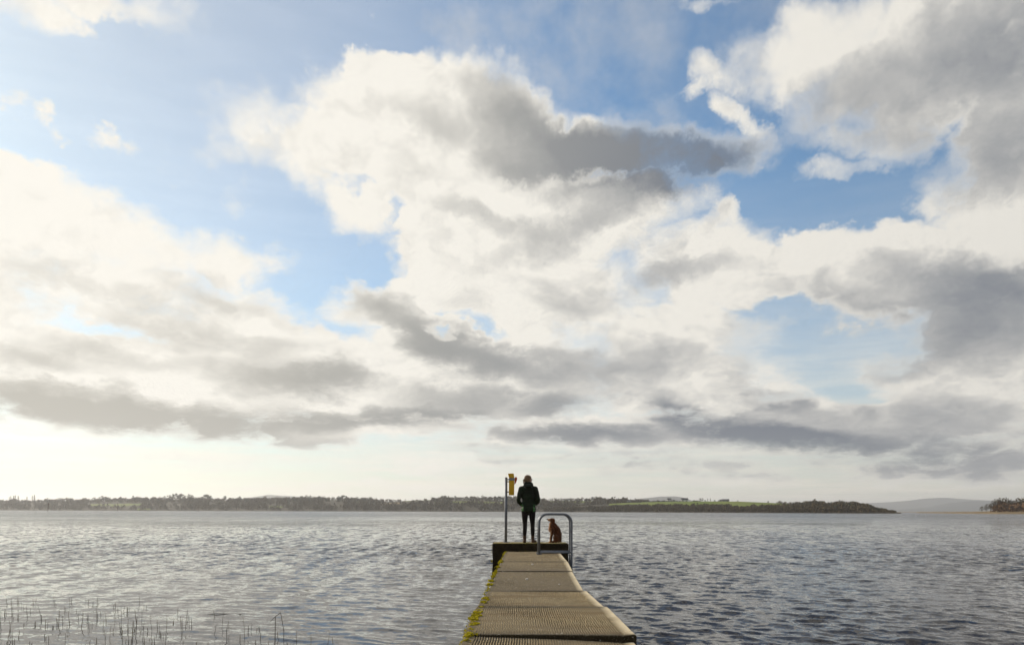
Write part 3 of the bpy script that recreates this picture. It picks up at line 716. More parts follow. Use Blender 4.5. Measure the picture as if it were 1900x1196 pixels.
def slab(y0, y1, xl0, xr0, xl1, xr1, dz=0.0, tilt=0.0, ystep=0.03, seed=0, comb=True):
    """one combed slab, y0..y1 along the pier, edges xl/xr at both ends"""
    g = 0.017; y0 += g; y1 -= g
    lm, rm = 0.075, 0.095
    nx = int(1.12/0.0038) if comb else 90
    u = np.concatenate([[0, 0, 0.010, 0.030], np.linspace(lm, 1, nx)[:-1]*0+np.linspace(lm, 1.28-rm, nx)[:-1], [1.28-rm, 1.28-0.030, 1.28-0.010, 1.28, 1.28]])/1.28
    ny = max(6, int((y1-y0)/ystep))
    vv = np.concatenate([[0, 0], np.linspace(0.006/(y1-y0), 1-0.006/(y1-y0), ny), [1, 1]])
    U, V = np.meshgrid(u, vv)
    Y = y0+(y1-y0)*V
    xl = xl0+(xl1-xl0)*V; xr = xr0+(xr1-xr0)*V
    rs = np.random.RandomState(seed)
    wob = np.interp(Y, np.linspace(y0, y1, 26), rs.normal(0, 0.0012, 26))
    wobl = np.interp(Y, np.linspace(y0, y1, 26), rs.normal(0, 0.003, 26))
    X = (xl+wobl)+(xr+wob-xl-wobl)*U
    Z = np.zeros_like(X)
    xx = U*1.28
    inside = ((xx > lm-0.001) & (xx < 1.28-rm+0.001)).astype(float)
    # the comb was drawn by hand: its grooves waver
    wave = np.zeros_like(X)
    for k in range(9):
        wave += 0.0016*np.sin(Y*rs.uniform(25, 130)+xx*rs.uniform(-70, 70)+rs.uniform(0, 6.28))
    grit = rs.rand(*X.shape)
    ph = 2*math.pi*(xx+wave*(0.4 if y0 < 5.7 else 1.0))/0.0195
    prof = 0.5+0.5*np.cos(ph)
    mixr = 0.85 if y0 > 9 else (0.55 if y0 > 7.5 else (0.4 if y0 > 5.7 else 0.25))
    prof = prof*(1-mixr)+grit*mixr
    dep = (0.012 if y0 < 9 else 0.006)*(0.65+0.35*np.sin(Y*2.1+xx*4+seed))
    Z -= inside*dep*(1-prof)
    Z += 0.003*np.sin(Y*1.7+seed)*np.sin(xx*3+seed)
    Z += 0.003*(xx > 1.28-rm+0.002)
    Z += tilt*U+dz
    Z[:, 1] -= 0.010; Z[:, -2] -= 0.010; Z[1] -= 0.006; Z[-2] -= 0.006
    Z[:, 0] = -0.17+dz; Z[:, -1] = -0.17+dz+tilt; Z[0] = -0.17+dz+tilt*U[0]; Z[-1] = -0.17+dz+tilt*U[-1]
    P = np.stack([X, Y, Z+DECK_Z], 2)
    me = grid_mesh('deck_slab', P); me.set_sharp_from_angle(angle=R(38))
    fattr(me, 'margin', np.clip(np.maximum((lm-xx)*0.0, (xx-(1.28-rm)))/0.006, 0, 1))
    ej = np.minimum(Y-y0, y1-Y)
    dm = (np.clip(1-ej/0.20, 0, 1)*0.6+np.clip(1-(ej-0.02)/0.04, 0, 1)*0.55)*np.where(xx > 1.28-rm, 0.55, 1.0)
    dm[0] = dm[-1] = 1.0; dm[1] = dm[-2] = 1.0; dm[:, 0] = dm[:, -1] = 1.0  # upright faces fully dark: their shade is painted into the colour
    fattr(me, 'damp_and_shade', dm)
    fattr(me, 'crest', prof*inside)
    fattr(me, 'tone', np.clip({3: .45, 4: .2, 5: .55, 6: .35, 7: .25, 2: .5}.get(seed, .3)+(0.45*(1-(Y-y0)/(y1-y0)) if seed in (5, 6) else 0.15*np.sin(Y*3+seed)), 0, 1))
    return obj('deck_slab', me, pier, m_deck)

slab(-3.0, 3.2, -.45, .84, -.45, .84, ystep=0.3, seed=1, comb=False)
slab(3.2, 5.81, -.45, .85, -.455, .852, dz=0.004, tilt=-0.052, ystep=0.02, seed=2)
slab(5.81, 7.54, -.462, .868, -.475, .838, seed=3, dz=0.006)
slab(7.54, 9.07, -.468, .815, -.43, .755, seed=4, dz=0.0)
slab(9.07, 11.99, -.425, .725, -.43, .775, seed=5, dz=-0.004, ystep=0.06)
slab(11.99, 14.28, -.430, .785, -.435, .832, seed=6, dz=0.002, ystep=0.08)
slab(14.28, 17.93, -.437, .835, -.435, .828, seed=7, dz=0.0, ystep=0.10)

b_ = MB(); b_.box((-.36, -2.9, DECK_Z-.42), (-.12, 17.9, DECK_Z-.172)); b_.build('beam', m_conc, pier, bevel=0.01)
b_ = MB(); b_.box((.42, -2.9, DECK_Z-.42), (.66, 17.9, DECK_Z-.172)); b_.build('beam', m_conc, pier, bevel=0.01)
for y in (0.2, 5.8, 9.05, 12.0, 14.3):
    b_ = MB(); b_.box((-.40, y-.16, -1.6), (.70, y+.16, DECK_Z-.425)); b_.build('support', m_conc, pier, bevel=0.02)

# yellow moss along the left edge
m_moss, T = material('yellow_moss', 0.95, 0.1)
tn = T.n('ShaderNodeAttribute', attribute_name='tint').outputs['Fac']
T.put(T.b.inputs['Base Color'], T.mix(tn, (0.17, 0.17, 0.010), (0.62, 0.48, 0.012)))
T.b.inputs['Subsurface Weight'].default_value = 0.0
def moss_mesh(spots, seed):
    r_ = rng(seed); v, f, tint = [], [], []
    ico = bmesh.new(); bmesh.ops.create_icosphere(ico, subdivisions=1, radius=1.0)
    iv = [x.co.copy() for x in ico.verts]; idx = [[q_.index for q_ in t_.verts] for t_ in ico.faces]; ico.free()
    for (x, y, z, rad, n) in spots:
        for i in range(n):
            c = Vector((x+r_.gauss(0, rad*.55), y+r_.gauss(0, rad*1.2), z+r_.uniform(-.3, .35)*rad))
            s_ = rad*r_.uniform(0.16, 0.42); k = len(v); t0 = r_.random()
            for p in iv:
                v.append(c+Vector((p.x, p.y, p.z*0.75))*s_*r_.uniform(0.75, 1.3))
                tint.append(min(1, max(0, t0*.5+.5*r_.random()+p.z*0.1)))
            f += [[k+j for j in t_] for t_ in idx]
        for i in range(n*5):
            c = Vector((x+r_.gauss(0, rad*.65), y+r_.gauss(0, rad*1.3), z+r_.uniform(-.4, .6)*rad))
            shard(v, f, tint, c, rad*0.16, r_, 1.0)
    me = pymesh('moss', v, f); fattr(me, 'tint', tint); return me
def pier_xy(px, py, z=DECK_Z):
    d = (CAM_Z-z)*FPX/(py-horizon(px)); x = (px-950)/FPX*d
    c_, s_ = math.cos(-PIER_RZ), math.sin(-PIER_RZ)
    return (x*c_-d*s_, x*s_+d*c_)
spots = []
r_ = rng(11)
for px, py, rad, n in ((880,1158,.026,26),(879,1150,.030,30),(882,1143,.032,34),(885,1137,.028,26),(889,1131,.018,12),(892,1126,.020,12),(897,1117,.024,22),(901,1110,.026,26),(905,1112,.018,10),(870,1176,.024,24),(868,1181,.018,14),(874,1168,.018,12),(866,1187,.016,10),(884,1176,.012,9),
                       (908,1084,.030,20),(911,1077,.030,22),(915,1069,.026,16),(919,1062,.026,14),(924,1052,.030,18),(928,1043,.034,24),(930,1040,.028,16),(933,1033,.020,12),(936,1027,.020,12),(905,1092,.016,8),(938,1023.5,.02,10)):
    x, y = pier_xy(px, py); spots.append((x+.004, y, DECK_Z+.003, rad*1.2, int(n*1.8)))
for i in range(260):
    y = r_.uniform(5.0, 17.8); spots.append((-.447+r_.uniform(-.012, .012), y, DECK_Z-.006, r_.uniform(.006, .020)*(1.0+.5*math.sin(y*2.3)), 5))
for i in range(110):
    y = r_.uniform(5.2, 12.0)*(1 if i % 3 else 1.3); spots.append((-.44+abs(r_.gauss(0, .05)), y, DECK_Z-.004, r_.uniform(.003, .007), 3))
for px in range(1004, 1040, 5): 
    x, y = pier_xy(px, 1024.4); spots.append((x, 17.86, DECK_Z-.004, .020, 6))
for px in range(940, 1000, 12): spots.append((pier_xy(px, 1023)[0], 17.88, DECK_Z-.008, .015, 4))
tag(obj('moss', moss_mesh(spots, 3), pier, m_moss), kind='stuff')

# ------------------------------------------------------------------ the landing platform at its end
PLAT_Z = 0.743
PX0, PX1, PY0, PY1 = -0.463, 1.352, 18.0, 18.85
m_plat, T = material('mossy_old_concrete', 0.92, 0.15)
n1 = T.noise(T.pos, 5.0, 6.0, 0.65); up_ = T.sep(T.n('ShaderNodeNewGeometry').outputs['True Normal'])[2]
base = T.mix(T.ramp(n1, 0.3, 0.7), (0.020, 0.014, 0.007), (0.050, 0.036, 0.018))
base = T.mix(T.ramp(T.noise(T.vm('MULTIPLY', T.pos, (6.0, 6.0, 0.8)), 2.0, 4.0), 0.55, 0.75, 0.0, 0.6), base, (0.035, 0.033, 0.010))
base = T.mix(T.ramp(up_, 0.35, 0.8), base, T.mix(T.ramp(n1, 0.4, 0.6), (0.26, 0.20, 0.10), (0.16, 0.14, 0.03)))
T.put(T.b.inputs['Base Color'], base); bump(T, T.noise(T.pos, 18.0, 6.0, 0.65), 0.8, 0.025)
bm = bmesh.new()
bmesh.ops.create_cube(bm, size=1.0)
for v_ in bm.verts:
    v_.co = Vector(((PX0+PX1)/2+v_.co.x*(PX1-PX0), (PY0+PY1)/2+v_.co.y*(PY1-PY0), (PLAT_Z-1.4)/2+v_.co.z*(PLAT_Z+1.4)))
bmesh.ops.bevel(bm, geom=bm.edges[:], offset=0.016, segments=2, affect='EDGES')
bmesh.ops.subdivide_edges(bm, edges=[e for e in bm.edges if e.calc_length() > 0.3], cuts=22, use_grid_fill=True)
for v_ in bm.verts:
    p = v_.co*4.0
    v_.co += Vector((mnoise.noise(p), mnoise.noise(p+Vector((9, 0, 0))), 0.35*mnoise.noise(p+Vector((0, 7, 0)))))*0.020
    v_.co.x -= max(0, (0.2-v_.co.z))*0.05 if v_.co.x < 0 else 0
me = bpy.data.meshes.new('landing_platform'); bm.to_mesh(me); bm.free()
me.polygons.foreach_set('use_smooth', [True]*len(me.polygons))
me.set_sharp_from_angle(angle=R(28))
plat = empty('landing_platform', (0, 0, 0))
tag(plat, 'dark mossy concrete landing block at the end of the pier', 'platform')
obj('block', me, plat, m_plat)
spots = []
for i in range(46):
    spots.append((r_.uniform(PX0, PX1), PY0+.03, PLAT_Z-.004, r_.uniform(.008, .016), 4))
for i in range(30):
    z = r_.uniform(0.1, 0.7); spots.append((PX0-.02-max(0, .2-z)*.05, PY0+r_.uniform(0, .15), z, r_.uniform(.012, .022), 4))
tag(obj('moss', moss_mesh(spots, 8), plat, m_moss), kind='stuff')

# ------------------------------------------------------------------ swimmers' ladder with hooped handrails
def rusty(name, c1, c2, rough, metal):
    m_, T = material(name, rough, 0.5)
    n1 = T.noise(T.pos, 9.0, 5.0, 0.6); n2 = T.noise(T.vm('MULTIPLY', T.pos, (1.0, 1.0, 0.35)), 22.0, 5.0, 0.7)
    base = T.mix(T.ramp(n1, 0.3, 0.7), c1, c2)
    rust = T.ramp(n2, 0.58, 0.70)
    T.put(T.b.inputs['Base Color'], T.mix(rust, base, (0.11, 0.048, 0.020)))
    T.put(T.b.inputs['Metallic'], T.m('MULTIPLY', T.m('SUBTRACT', 1.0, rust), metal))
    T.put(T.b.inputs['Roughness'], T.ramp(n1, 0.2, 0.8, rough-.1, rough+.2)); bump(T, n2, 0.5, 0.002)
    return m_
m_galv = rusty('galvanised_steel', (0.13, 0.14, 0.16), (0.21, 0.22, 0.24), 0.45, 0.6)
lad = empty('pier_ladder', W(1030, 1028, 16.6)); tag(lad, 'galvanised ladder with hooped handrails on the right edge of the pier', 'ladder')
o_ = lad.location.copy()
def hoop(d):
    x0, x1 = (1000.6-950)/FPX*16.6, (1060.6-950)/FPX*16.6
    zt = 1.447; zb = DECK_Z+.012; rc = .185
    pts = [(x0, d, zb), (x0, d, zt-rc)]
    for k in range(1, 9):
        a_ = math.pi*k/16; pts.append((x0+rc-rc*math.cos(a_), d, zt-rc+rc*math.sin(a_)))
    for k in range(0, 9):
        a_ = math.pi/2*(1-k/8); pts.append((x1-rc+rc*math.cos(a_), d, zt-rc+rc*math.sin(a_)))
    pts += [(x1, d, 0.3), (x1, d, -1.1)]
    b_ = MB(); b_.tube([Vector(p)-o_ for p in pts], .0245, 14); h_ = b_.build('hoop', m_galv, lad, True)
    b_ = MB(); b_.tube([Vector((x0-.02, d, zb+.03))-o_, Vector((x1, d, zb+.03))-o_], .022, 10); b_.build('base_bar', m_galv, lad, True)
    b_ = MB(); b_.box(Vector((x0-.055, d-.055, DECK_Z+.004))-o_, Vector((x0+.055, d+.055, DECK_Z+.016))-o_); b_.build('foot_plate', m_galv, lad, bevel=.003)
    for bx_, by_ in ((-.04, -.04), (.04, -.04), (-.04, .04), (.04, .04)):
        c_ = Vector((x0+bx_, d+by_, DECK_Z+.0165))-o_
        b_ = MB(); b_.tube([c_, c_+Vector((0, 0, .012))], .009, 6); b_.build('bolt', m_galv, lad)
    return x1
x1 = hoop(16.6); hoop(17.08)
for z in (0.56, 0.30, 0.04, -0.22):
    b_ = MB(); b_.tube([Vector((x1, 16.6, z))-o_, Vector((x1, 17.08, z))-o_], .018, 10); b_.build('rung', m_galv, lad, True)

# ------------------------------------------------------------------ rescue post with yellow housing
LD = 18.55
m_post = rusty('grey_painted_steel', (0.15, 0.16, 0.18), (0.24, 0.25, 0.27), 0.5, 0.3)
m_yel = plain('yellow_plastic', (0.78, 0.44, 0.010), (0.64, 0.35, 0.008), 5.0, 0.45, 0.4, 0.001)
m_band = plain('grey_reflective_tape', (0.20, 0.21, 0.22), (0.28, 0.29, 0.30), 12.0, 0.35, 0.5, 0)
m_org = plain('orange_red_plastic', (0.62, 0.085, 0.015), (0.50, 0.06, 0.012), 5.0, 0.5, 0.4, 0.001)
m_blk = plain('dark_bracket', (0.025, 0.02, 0.02), (0.05, 0.04, 0.04), 9.0, 0.6, 0.4, 0)
resc = empty('rescue_post', W(938.7, 1005.2, LD)); resc.location.z = PLAT_Z
tag(resc, 'grey post carrying a yellow rescue housing with an orange float beside the person', 'rescue post')
k_ = LD/FPX
def L(px, py, dy=0.0): return Vector(((px-938.7)*k_, dy, CAM_Z+(horizon(px)-py)*k_-PLAT_Z))
b_ = MB(); b_.tube([(0, 0, -.02), (0.002, 0, .8), L(938.9, 885.4)], .034, 14); post = b_.build('post', m_post, resc, True)
b_ = MB(); b_.tube([(0, 0, -.001), (0, 0, .010)], .075, 14); b_.build('base_plate', m_post, resc)
b_ = MB(); b_.tube([L(938.9, 885.6), L(938.9, 884.9)], [.037, .030], 14); b_.build('end_cap', m_blk, post)
def prism(pts, y0, y1, name, mat, parent, bevel=.006):
    b_ = MB(); n_ = len(pts)
    b_.add([Vector((p.x, y0, p.z)) for p in pts]+[Vector((p.x, y1, p.z)) for p in pts],
           [tuple(range(n_)), tuple(range(2*n_-1, n_-1, -1))]+[(i, (i+1) % n_, n_+(i+1) % n_, n_+i) for i in range(n_)])
    return b_.build(name, mat, parent, bevel=bevel)
hs = prism([L(944, 918), L(954, 918), L(954.2, 886), L(944.2, 886)], -.09, .12, 'housing', m_yel, resc)
prism([L(944.2, 885.6), L(954.2, 885.6), L(953.0, 877.9), L(942.4, 878.2)], -.10, .13, 'hood', m_yel, hs)
prism([L(944.0, 890.8), L(954.5, 890.8), L(954.6, 886.6), L(944.0, 886.6)], -.096, .126, 'reflective_band', m_band, hs, .002)
prism([L(954.4, 899), L(957.4, 894.5), L(959.4, 889), L(959.4, 886), L(957.8, 884.0), L(954.8, 885.2)], -.06, .10, 'float', m_org, resc, .012)
for y in (889.0, 893.0, 912.0):
    b_ = MB(); b_.box(L(939, y+.9, -.015), L(944.4, y-.9, .015)); b_.build('bracket', m_blk, resc)

# small white specks on the deck, taken for bird droppings
m_speck = plain('pale_speck', (0.75, 0.71, 0.66), (0.6, 0.56, 0.5), 40.0, 0.6, 0.3, 0)
for px, py, s_, lab in ((988, 1046.5, .020, 'small white speck lying on the second farthest deck slab'), (978, 1074, .019, 'small white speck in the middle of the third farthest deck slab'), (1038, 1083.5, .012, 'tiny pale speck right of centre on the deck, near a joint')):
    x, y = pier_xy(px, py)
    bm = bmesh.new(); bmesh.ops.create_icosphere(bm, subdivisions=2, radius=s_)
    for v_ in bm.verts:
        v_.co *= 1+0.35*mnoise.noise(v_.co*60+Vector((px, 0, 0))); v_.co.z *= 0.45; v_.co.x *= 1.3
    me = bpy.data.meshes.new('white_speck'); bm.to_mesh(me); bm.free()
    o = obj('white_speck', me, None, m_speck)
    o.location = pier.matrix_basis @ Vector((x, y, DECK_Z+s_*0.25)); o.rotation_euler = (0, 0, px)
    tag(o, lab, 'fragment')

# ------------------------------------------------------------------ organic shapes
def organic(name, parts, voxel, smooth=6, tweak=None):
    """one continuous surface grown round tapered limbs: (p0, r0, p1, r1[, (sx, sy, sz)])"""
    bm = bmesh.new()
    for q_ in parts:
        p0, r0, p1, r1 = Vector(q_[0]), q_[1], Vector(q_[2]), q_[3]
        sc_ = Vector(q_[4]) if len(q_) > 4 else Vector((1, 1, 1))
        n_ = max(2, int((p1-p0).length/(min(r0, r1)*0.4))+1)
        for i in range(n_):
            t = i/(n_-1); rr_ = r0+(r1-r0)*t
            Mx = Matrix.Translation(p0.lerp(p1, t)) @ Matrix.Diagonal((rr_*sc_.x, rr_*sc_.y, rr_*sc_.z, 1))
            bmesh.ops.create_icosphere(bm, subdivisions=2, radius=1.0, matrix=Mx)
    me = bpy.data.meshes.new(name); bm.to_mesh(me); bm.free()
    o = bpy.data.objects.new(name, me); C.objects.link(o)
    md = o.modifiers.new('r', 'REMESH'); md.mode = 'VOXEL'; md.voxel_size = voxel
    if smooth:
        md = o.modifiers.new('s', 'SMOOTH'); md.factor = 0.5; md.iterations = smooth
    dg = bpy.context.evaluated_depsgraph_get(); dg.update()
    out_ = bpy.data.meshes.new_from_object(o.evaluated_get(dg)); out_.name = name
    bpy.data.objects.remove(o); bpy.data.meshes.remove(me)
    if tweak:
        for v_ in out_.vertices: v_.co = tweak(v_.co.copy())
    out_.polygons.foreach_set('use_smooth', [True]*len(out_.polygons))
    return out_
def split_mesh(me, pred, n1, n2):
    res = []
    for nm, keep in ((n1, False), (n2, True)):
        bm = bmesh.new(); bm.from_mesh(me)
        bmesh.ops.delete(bm, geom=[f_ for f_ in bm.faces if pred(f_.calc_center_median()) != keep], context='FACES')
        m2 = bpy.data.meshes.new(nm); bm.to_mesh(m2); bm.free(); res.append(m2)
    return res

# ------------------------------------------------------------------ person
m_skin = plain('skin', (0.50, 0.28, 0.19), (0.55, 0.32, 0.22), 20.0, 0.55, 0.3, 0.0)
m_hair = plain('light_brown_hair', (0.13, 0.075, 0.035), (0.24, 0.15, 0.07), 30.0, 0.5, 0.4, 0.003)
m_jacket = plain('dark_green_jacket', (0.012, 0.012, 0.005), (0.014, 0.024, 0.008), 6.0, 0.7, 0.25, 0.01)
for m_ in (m_jacket, m_hair):
    b_ = m_.node_tree.nodes['Principled BSDF']; b_.inputs['Sheen Weight'].default_value = 0.35; b_.inputs['Sheen Roughness'].default_value = 0.35
m_panel, T = material('light_green_panel', 0.65, 0.3)
T.put(T.b.inputs['Base Color'], T.mix(T.noise(T.pos, 12.0), (0.022, 0.12, 0.016), (0.04, 0.17, 0.026)))
T.b.inputs['Sheen Weight'].default_value = 0.2
m_leg = plain('black_leggings', (0.010, 0.007, 0.006), (0.018, 0.012, 0.010), 14.0, 0.75, 0.2, 0.002)
m_boot = plain('brown_boots', (0.055, 0.028, 0.014), (0.09, 0.045, 0.022), 14.0, 0.6, 0.3, 0.002)
m_eye = plain('dark_lens', (0.01, 0.01, 0.012), (0.02, 0.02, 0.02), 9.0, 0.2, 0.5, 0)

per = empty('person', Vector(((980-950)/FPX*18.35, 18.35, PLAT_Z+.004)))
tag(per, 'person in a dark green hooded jacket and black leggings looking out over the lake', 'person')
turn = R(-52)                                            # the head looks to the right
hc = Vector((.004, .02, 1.522))
f_ = Vector((math.sin(-turn), math.cos(-turn), 0)); s_ = Vector((f_.y, -f_.x, 0)); z_ = Vector((0, 0, 1))
def Hd(a, b, c): return hc+f_*a+s_*b+z_*c                # forward, right, up of the head
body = []
for sg, hx, kx, ax, tx in ((-1, -.082, -.078, -.086, -.10), (1, .098, .106, .112, .165)):
    body += [((hx, 0, .80), .082, (kx, .012, .44), .050), ((kx, .0, .40), .052, (kx+.003*sg, -.015, .30), .050), ((kx, -.015, .30), .048, (ax, -.005, .09), .034),
             ((ax, -.03, .045), .034, (tx, .13, .035), .028)]
    body += [((sg*.17, 0, 1.30), .05, (sg*.235, -.05, 1.04), .040), ((sg*.235, -.05, 1.04), .038, (sg*.165, .10, .93), .028)]
    # hand in the pocket: palm, four fingers and thumb
    pb = Vector((sg*.15, .125, .905))
    body += [((sg*.165, .10, .93), .026, pb, .030, (1, .7, 1))]
    for k in range(4):
        q0 = pb+Vector((-sg*.010*k+sg*.01, .012, -.008+.011*k)); l_ = (.045, .055, .052, .042)[k]
        q1 = q0+Vector((-sg*l_*.7, .012, -l_*.55)); q2 = q1+Vector((-sg*l_*.25, -.008, -l_*.45))
        body += [(q0, .009, q1, .0085), (q1, .0085, q2, .008)]
    body += [(pb+Vector((sg*.012, .01, -.005)), .010, pb+Vector((sg*.004, .03, -.05)), .0085)]
body += [((-.05, 0, .86), .11, (.05, 0, .86), .11, (1, .85, .9)), ((0, 0, .92), .12, (0, 0, 1.24), .125, (1.1, .75, 1)), ((-.10, 0, 1.29), .07, (.10, 0, 1.29), .07),
         ((0, 0, 1.30), .058, (.004, .012, 1.43), .052)]
body += [(Hd(-.02, 0, .025), .078, Hd(.01, 0, .025), .074, (1, 1, 1.08)), (Hd(.035, 0, -.05), .052, Hd(.045, 0, -.075), .036),
         (Hd(.085, 0, .0), .012, Hd(.10, 0, -.02), .013), (Hd(.07, 0, -.045), .022, Hd(.078, 0, -.05), .018),
         (Hd(.0, .074, .0), .014, Hd(-.006, .079, -.02), .012), (Hd(.0, -.074, .0), .014, Hd(-.006, -.079, -.02), .012)]
obj('body', organic('body', body, .0085, 3), per, m_skin)
for sg in (-1, 1):
    bm = bmesh.new(); bmesh.ops.create_icosphere(bm, subdivisions=2, radius=.011, matrix=Matrix.Translation(Hd(.072, sg*.030, .008)))
    me = bpy.data.meshes.new('eye'); bm.to_mesh(me); bm.free(); obj('eye', me, per, m_eye)
b_ = MB(); b_.tube([Hd(.082, -.022, -.048), Hd(.089, 0, -.05), Hd(.082, .022, -.048)], .004, 6); b_.build('mouth', plain('lips', (.3, .1, .08), (.35, .12, .1), 20, .5, .3, 0), per, True)
# leggings
lg = []
for sg, hx, kx, ax in ((-1, -.082, -.078, -.086), (1, .098, .106, .112)):
    lg += [((hx, -.008, .82), .094, (hx, -.004, .70), .086), ((hx, -.004, .70), .086, (kx, .012, .46), .059), ((kx, .004, .46), .058, (kx, -.004, .38), .055), ((kx, -.006, .37), .056, (kx+.004*sg, -.02, .28), .057), ((kx+.004*sg, -.02, .28), .056, (ax, -.008, .12), .041)]
lg += [((-.05, -.015, .86), .118, (.06, -.015, .86), .118, (1, .9, .9))]
obj('leggings', organic('leggings', lg, .012, 4), per, m_leg)
# boots
for hx, tx, ty in ((-.086, -.098, .135), (.112, .185, .105)):
    bt = [((hx, -.012, .17), .046, (hx, -.012, .06), .045), ((hx, -.035, .045), .042, (tx, ty, .034), .034, (1, 1, .95)), ((hx, -.04, .018), .040, (tx, ty+.01, .016), .036, (1, 1, .42))]
    obj('boot', organic('boot', bt, .009, 3), per, m_boot)
# jacket
jk = [((0, 0, 1.27), .135, (.006, -.005, 1.10), .138, (1.25, .88, 1)), ((.012, -.005, 1.10), .138, (.016, -.005, .98), .136, (1.25, .92, 1)), ((.004, -.005, .98), .135, (.008, -.008, .83), .150, (1.20, .98, .9)),
      ((.008, -.008, .83), .150, (.01, -.010, .785), .150, (1.22, 1.0, .45)),
      ((-.13, 0, 1.31), .072, (.13, 0, 1.31), .072), ((-.08, 0, 1.345), .06, (.08, 0, 1.345), .06), ((0, 0, 1.34), .078, (0, .0, 1.40), .072)]
for sg in (-1, 1):
    ex = .240 if sg > 0 else .238
    jk += [((sg*.165, 0, 1.30), .076, (sg*.205, -.02, 1.18), .068), ((sg*.205, -.02, 1.18), .068, (sg*ex, -.055, 1.05), .058), ((sg*ex, -.055, 1.05), .057, (sg*(ex-.012), -.03, .985), .054), ((sg*(ex-.012), -.03, .985), .053, (sg*.168, .085, .925), .044)]
jk += [((-.075, -.085, 1.39), .045, (-.03, -.115, 1.36), .055), ((-.03, -.115, 1.36), .055, (.03, -.115, 1.36), .055), ((.03, -.115, 1.36), .055, (.080, -.085, 1.39), .045),
       ((-.085, -.03, 1.425), .032, (-.075, -.085, 1.40), .042), ((.090, -.03, 1.425), .032, (.08, -.085, 1.40), .042), ((-.055, -.075, 1.445), .034, (.06, -.075, 1.445), .034)]
def folds(c):
    d = mnoise.noise(Vector((c.x*9, c.y*9, c.z*16)))*.006+mnoise.noise(Vector((c.x*24, c.y*24, c.z*30)))*.003
    v2 = Vector((c.x, c.y, 0))
    return c+(v2.normalized()*d if v2.length > 1e-4 else Vector())
jm = organic('jacket', jk, .010, 4, folds)
j1, j2 = split_mesh(jm, lambda c: c.z < .985 and ((abs(c.x) > .118 and abs(c.x) < .20 and c.z < .93-abs(c.y)*.2) ) , 'jacket', 'side_panel')
jo = obj('jacket', j1, per, m_jacket); obj('side_panel', j2, jo, m_panel)['label'] = 'bright green lower side panels of the jacket'
# hair and a short ponytail
hr = [(Hd(-.030, 0, .040), .082, Hd(-.002, 0, .045), .076, (1, 1, 1.03)), (Hd(-.062, 0, .0), .060, Hd(-.058, 0, -.035), .048), (Hd(-.03, .055, .0), .03, Hd(-.04, .052, -.05), .026), (Hd(-.03, -.055, .0), .03, Hd(-.04, -.052, -.05), .026),
      (Hd(-.105, 0, .012), .030, Hd(-.135, .005, -.012), .028), (Hd(-.135, .005, -.012), .026, Hd(-.150, .008, -.055), .017), (Hd(-.150, .008, -.055), .017, Hd(-.148, .008, -.10), .009)]
def strands(c):
    d = c-hc; a_ = math.atan2(d.dot(s_), d.dot(f_))
    return c+d.normalized()*(.0035*math.sin(a_*26+d.z*40)+.003*mnoise.noise(c*50))
hmesh = organic('hair', hr, .0075, 3, strands)
ho_ = obj('hair', hmesh, per, m_hair)
b_ = MB()
for sg in (-1, 1):
    pts = [Hd(.092+.004*math.cos(a_), sg*.031+.021*math.cos(a_), .008+.018*math.sin(a_)) for a_ in [2*math.pi*k/12 for k in range(13)]]
    b_.tube(pts, .0025, 5, False)
    b_.tube([Hd(.092, sg*.052, .012), Hd(.03, sg*.078, .012), Hd(-.01, sg*.080, .006)], .003, 5)
b_.tube([Hd(.094, -.011, .012), Hd(.097, 0, .014), Hd(.094, .011, .012)], .0025, 5)
b_.build('glasses', m_eye, per, True)

# ------------------------------------------------------------------ dog
m_fur, T = material('russet_fur', 0.75, 0.25)
ob = T.pos; px_, py_, pz_ = T.sep(ob)
nf = T.noise(T.vm('MULTIPLY', ob, (1.0, 1.0, 0.4)), 70.0, 4.0, 0.65)
base = T.mix(T.ramp(T.noise(ob, 9.0, 4.0), 0.35, 0.65), (0.072, 0.019, 0.005), (0.125, 0.036, 0.010))
base = T.mix(T.ramp(nf, 0.35, 0.7, 0.0, 0.6), base, (0.04, 0.011, 0.003))
fr = T.ramp(T.m('ADD', px_, T.m('MULTIPLY', T.m('SUBTRACT', nf, 0.5), 0.06)), -.075, -.125, 0.0, 0.9)
base = T.mix(fr, base, (0.55, 0.26, 0.10))  # sunlight on the dog's chest and front painted into the fur colour
T.put(T.b.inputs['Base Color'], base); bump(T, nf, 0.8, 0.012)
T.b.inputs['Sheen Weight'].default_value = 0.55; T.b.inputs['Sheen Tint'].default_value = (1.0, 0.62, 0.30, 1); T.b.inputs['Sheen Roughness'].default_value = 0.4
dog = empty('dog', Vector(((1028-950)/FPX*18.35, 18.35, PLAT_Z+.004)), R(3))
tag(dog, 'russet brown dog sitting on the platform with its nose raised to the left', 'dog')
dg_ = [((.110, 0, .10), .098, (.118, 0, .20), .092, (.95, 1.0, 1)), ((.118, 0, .20), .090, (.085, 0, .31), .085, (.95, 1, 1)), ((.085, 0, .31), .084, (.005, 0, .41), .078, (1, .95, 1)), ((.01, 0, .28), .080, (-.065, 0, .33), .078, (1, .9, 1.1)), ((-.055, 0, .34), .074, (-.035, 0, .44), .062),
       ((-.04, 0, .43), .066, (-.036, 0, .52), .055), ((-.032, 0, .540), .060, (-.056, 0, .546), .057, (1.05, .95, 1.0)), ((-.075, 0, .552), .043, (-.145, 0, .560), .029, (1, .9, .95)), ((-.08, 0, .535), .032, (-.130, 0, .542), .022, (1, .9, .8)), ((-.152, 0, .574), .014, (-.160, 0, .573), .012)]
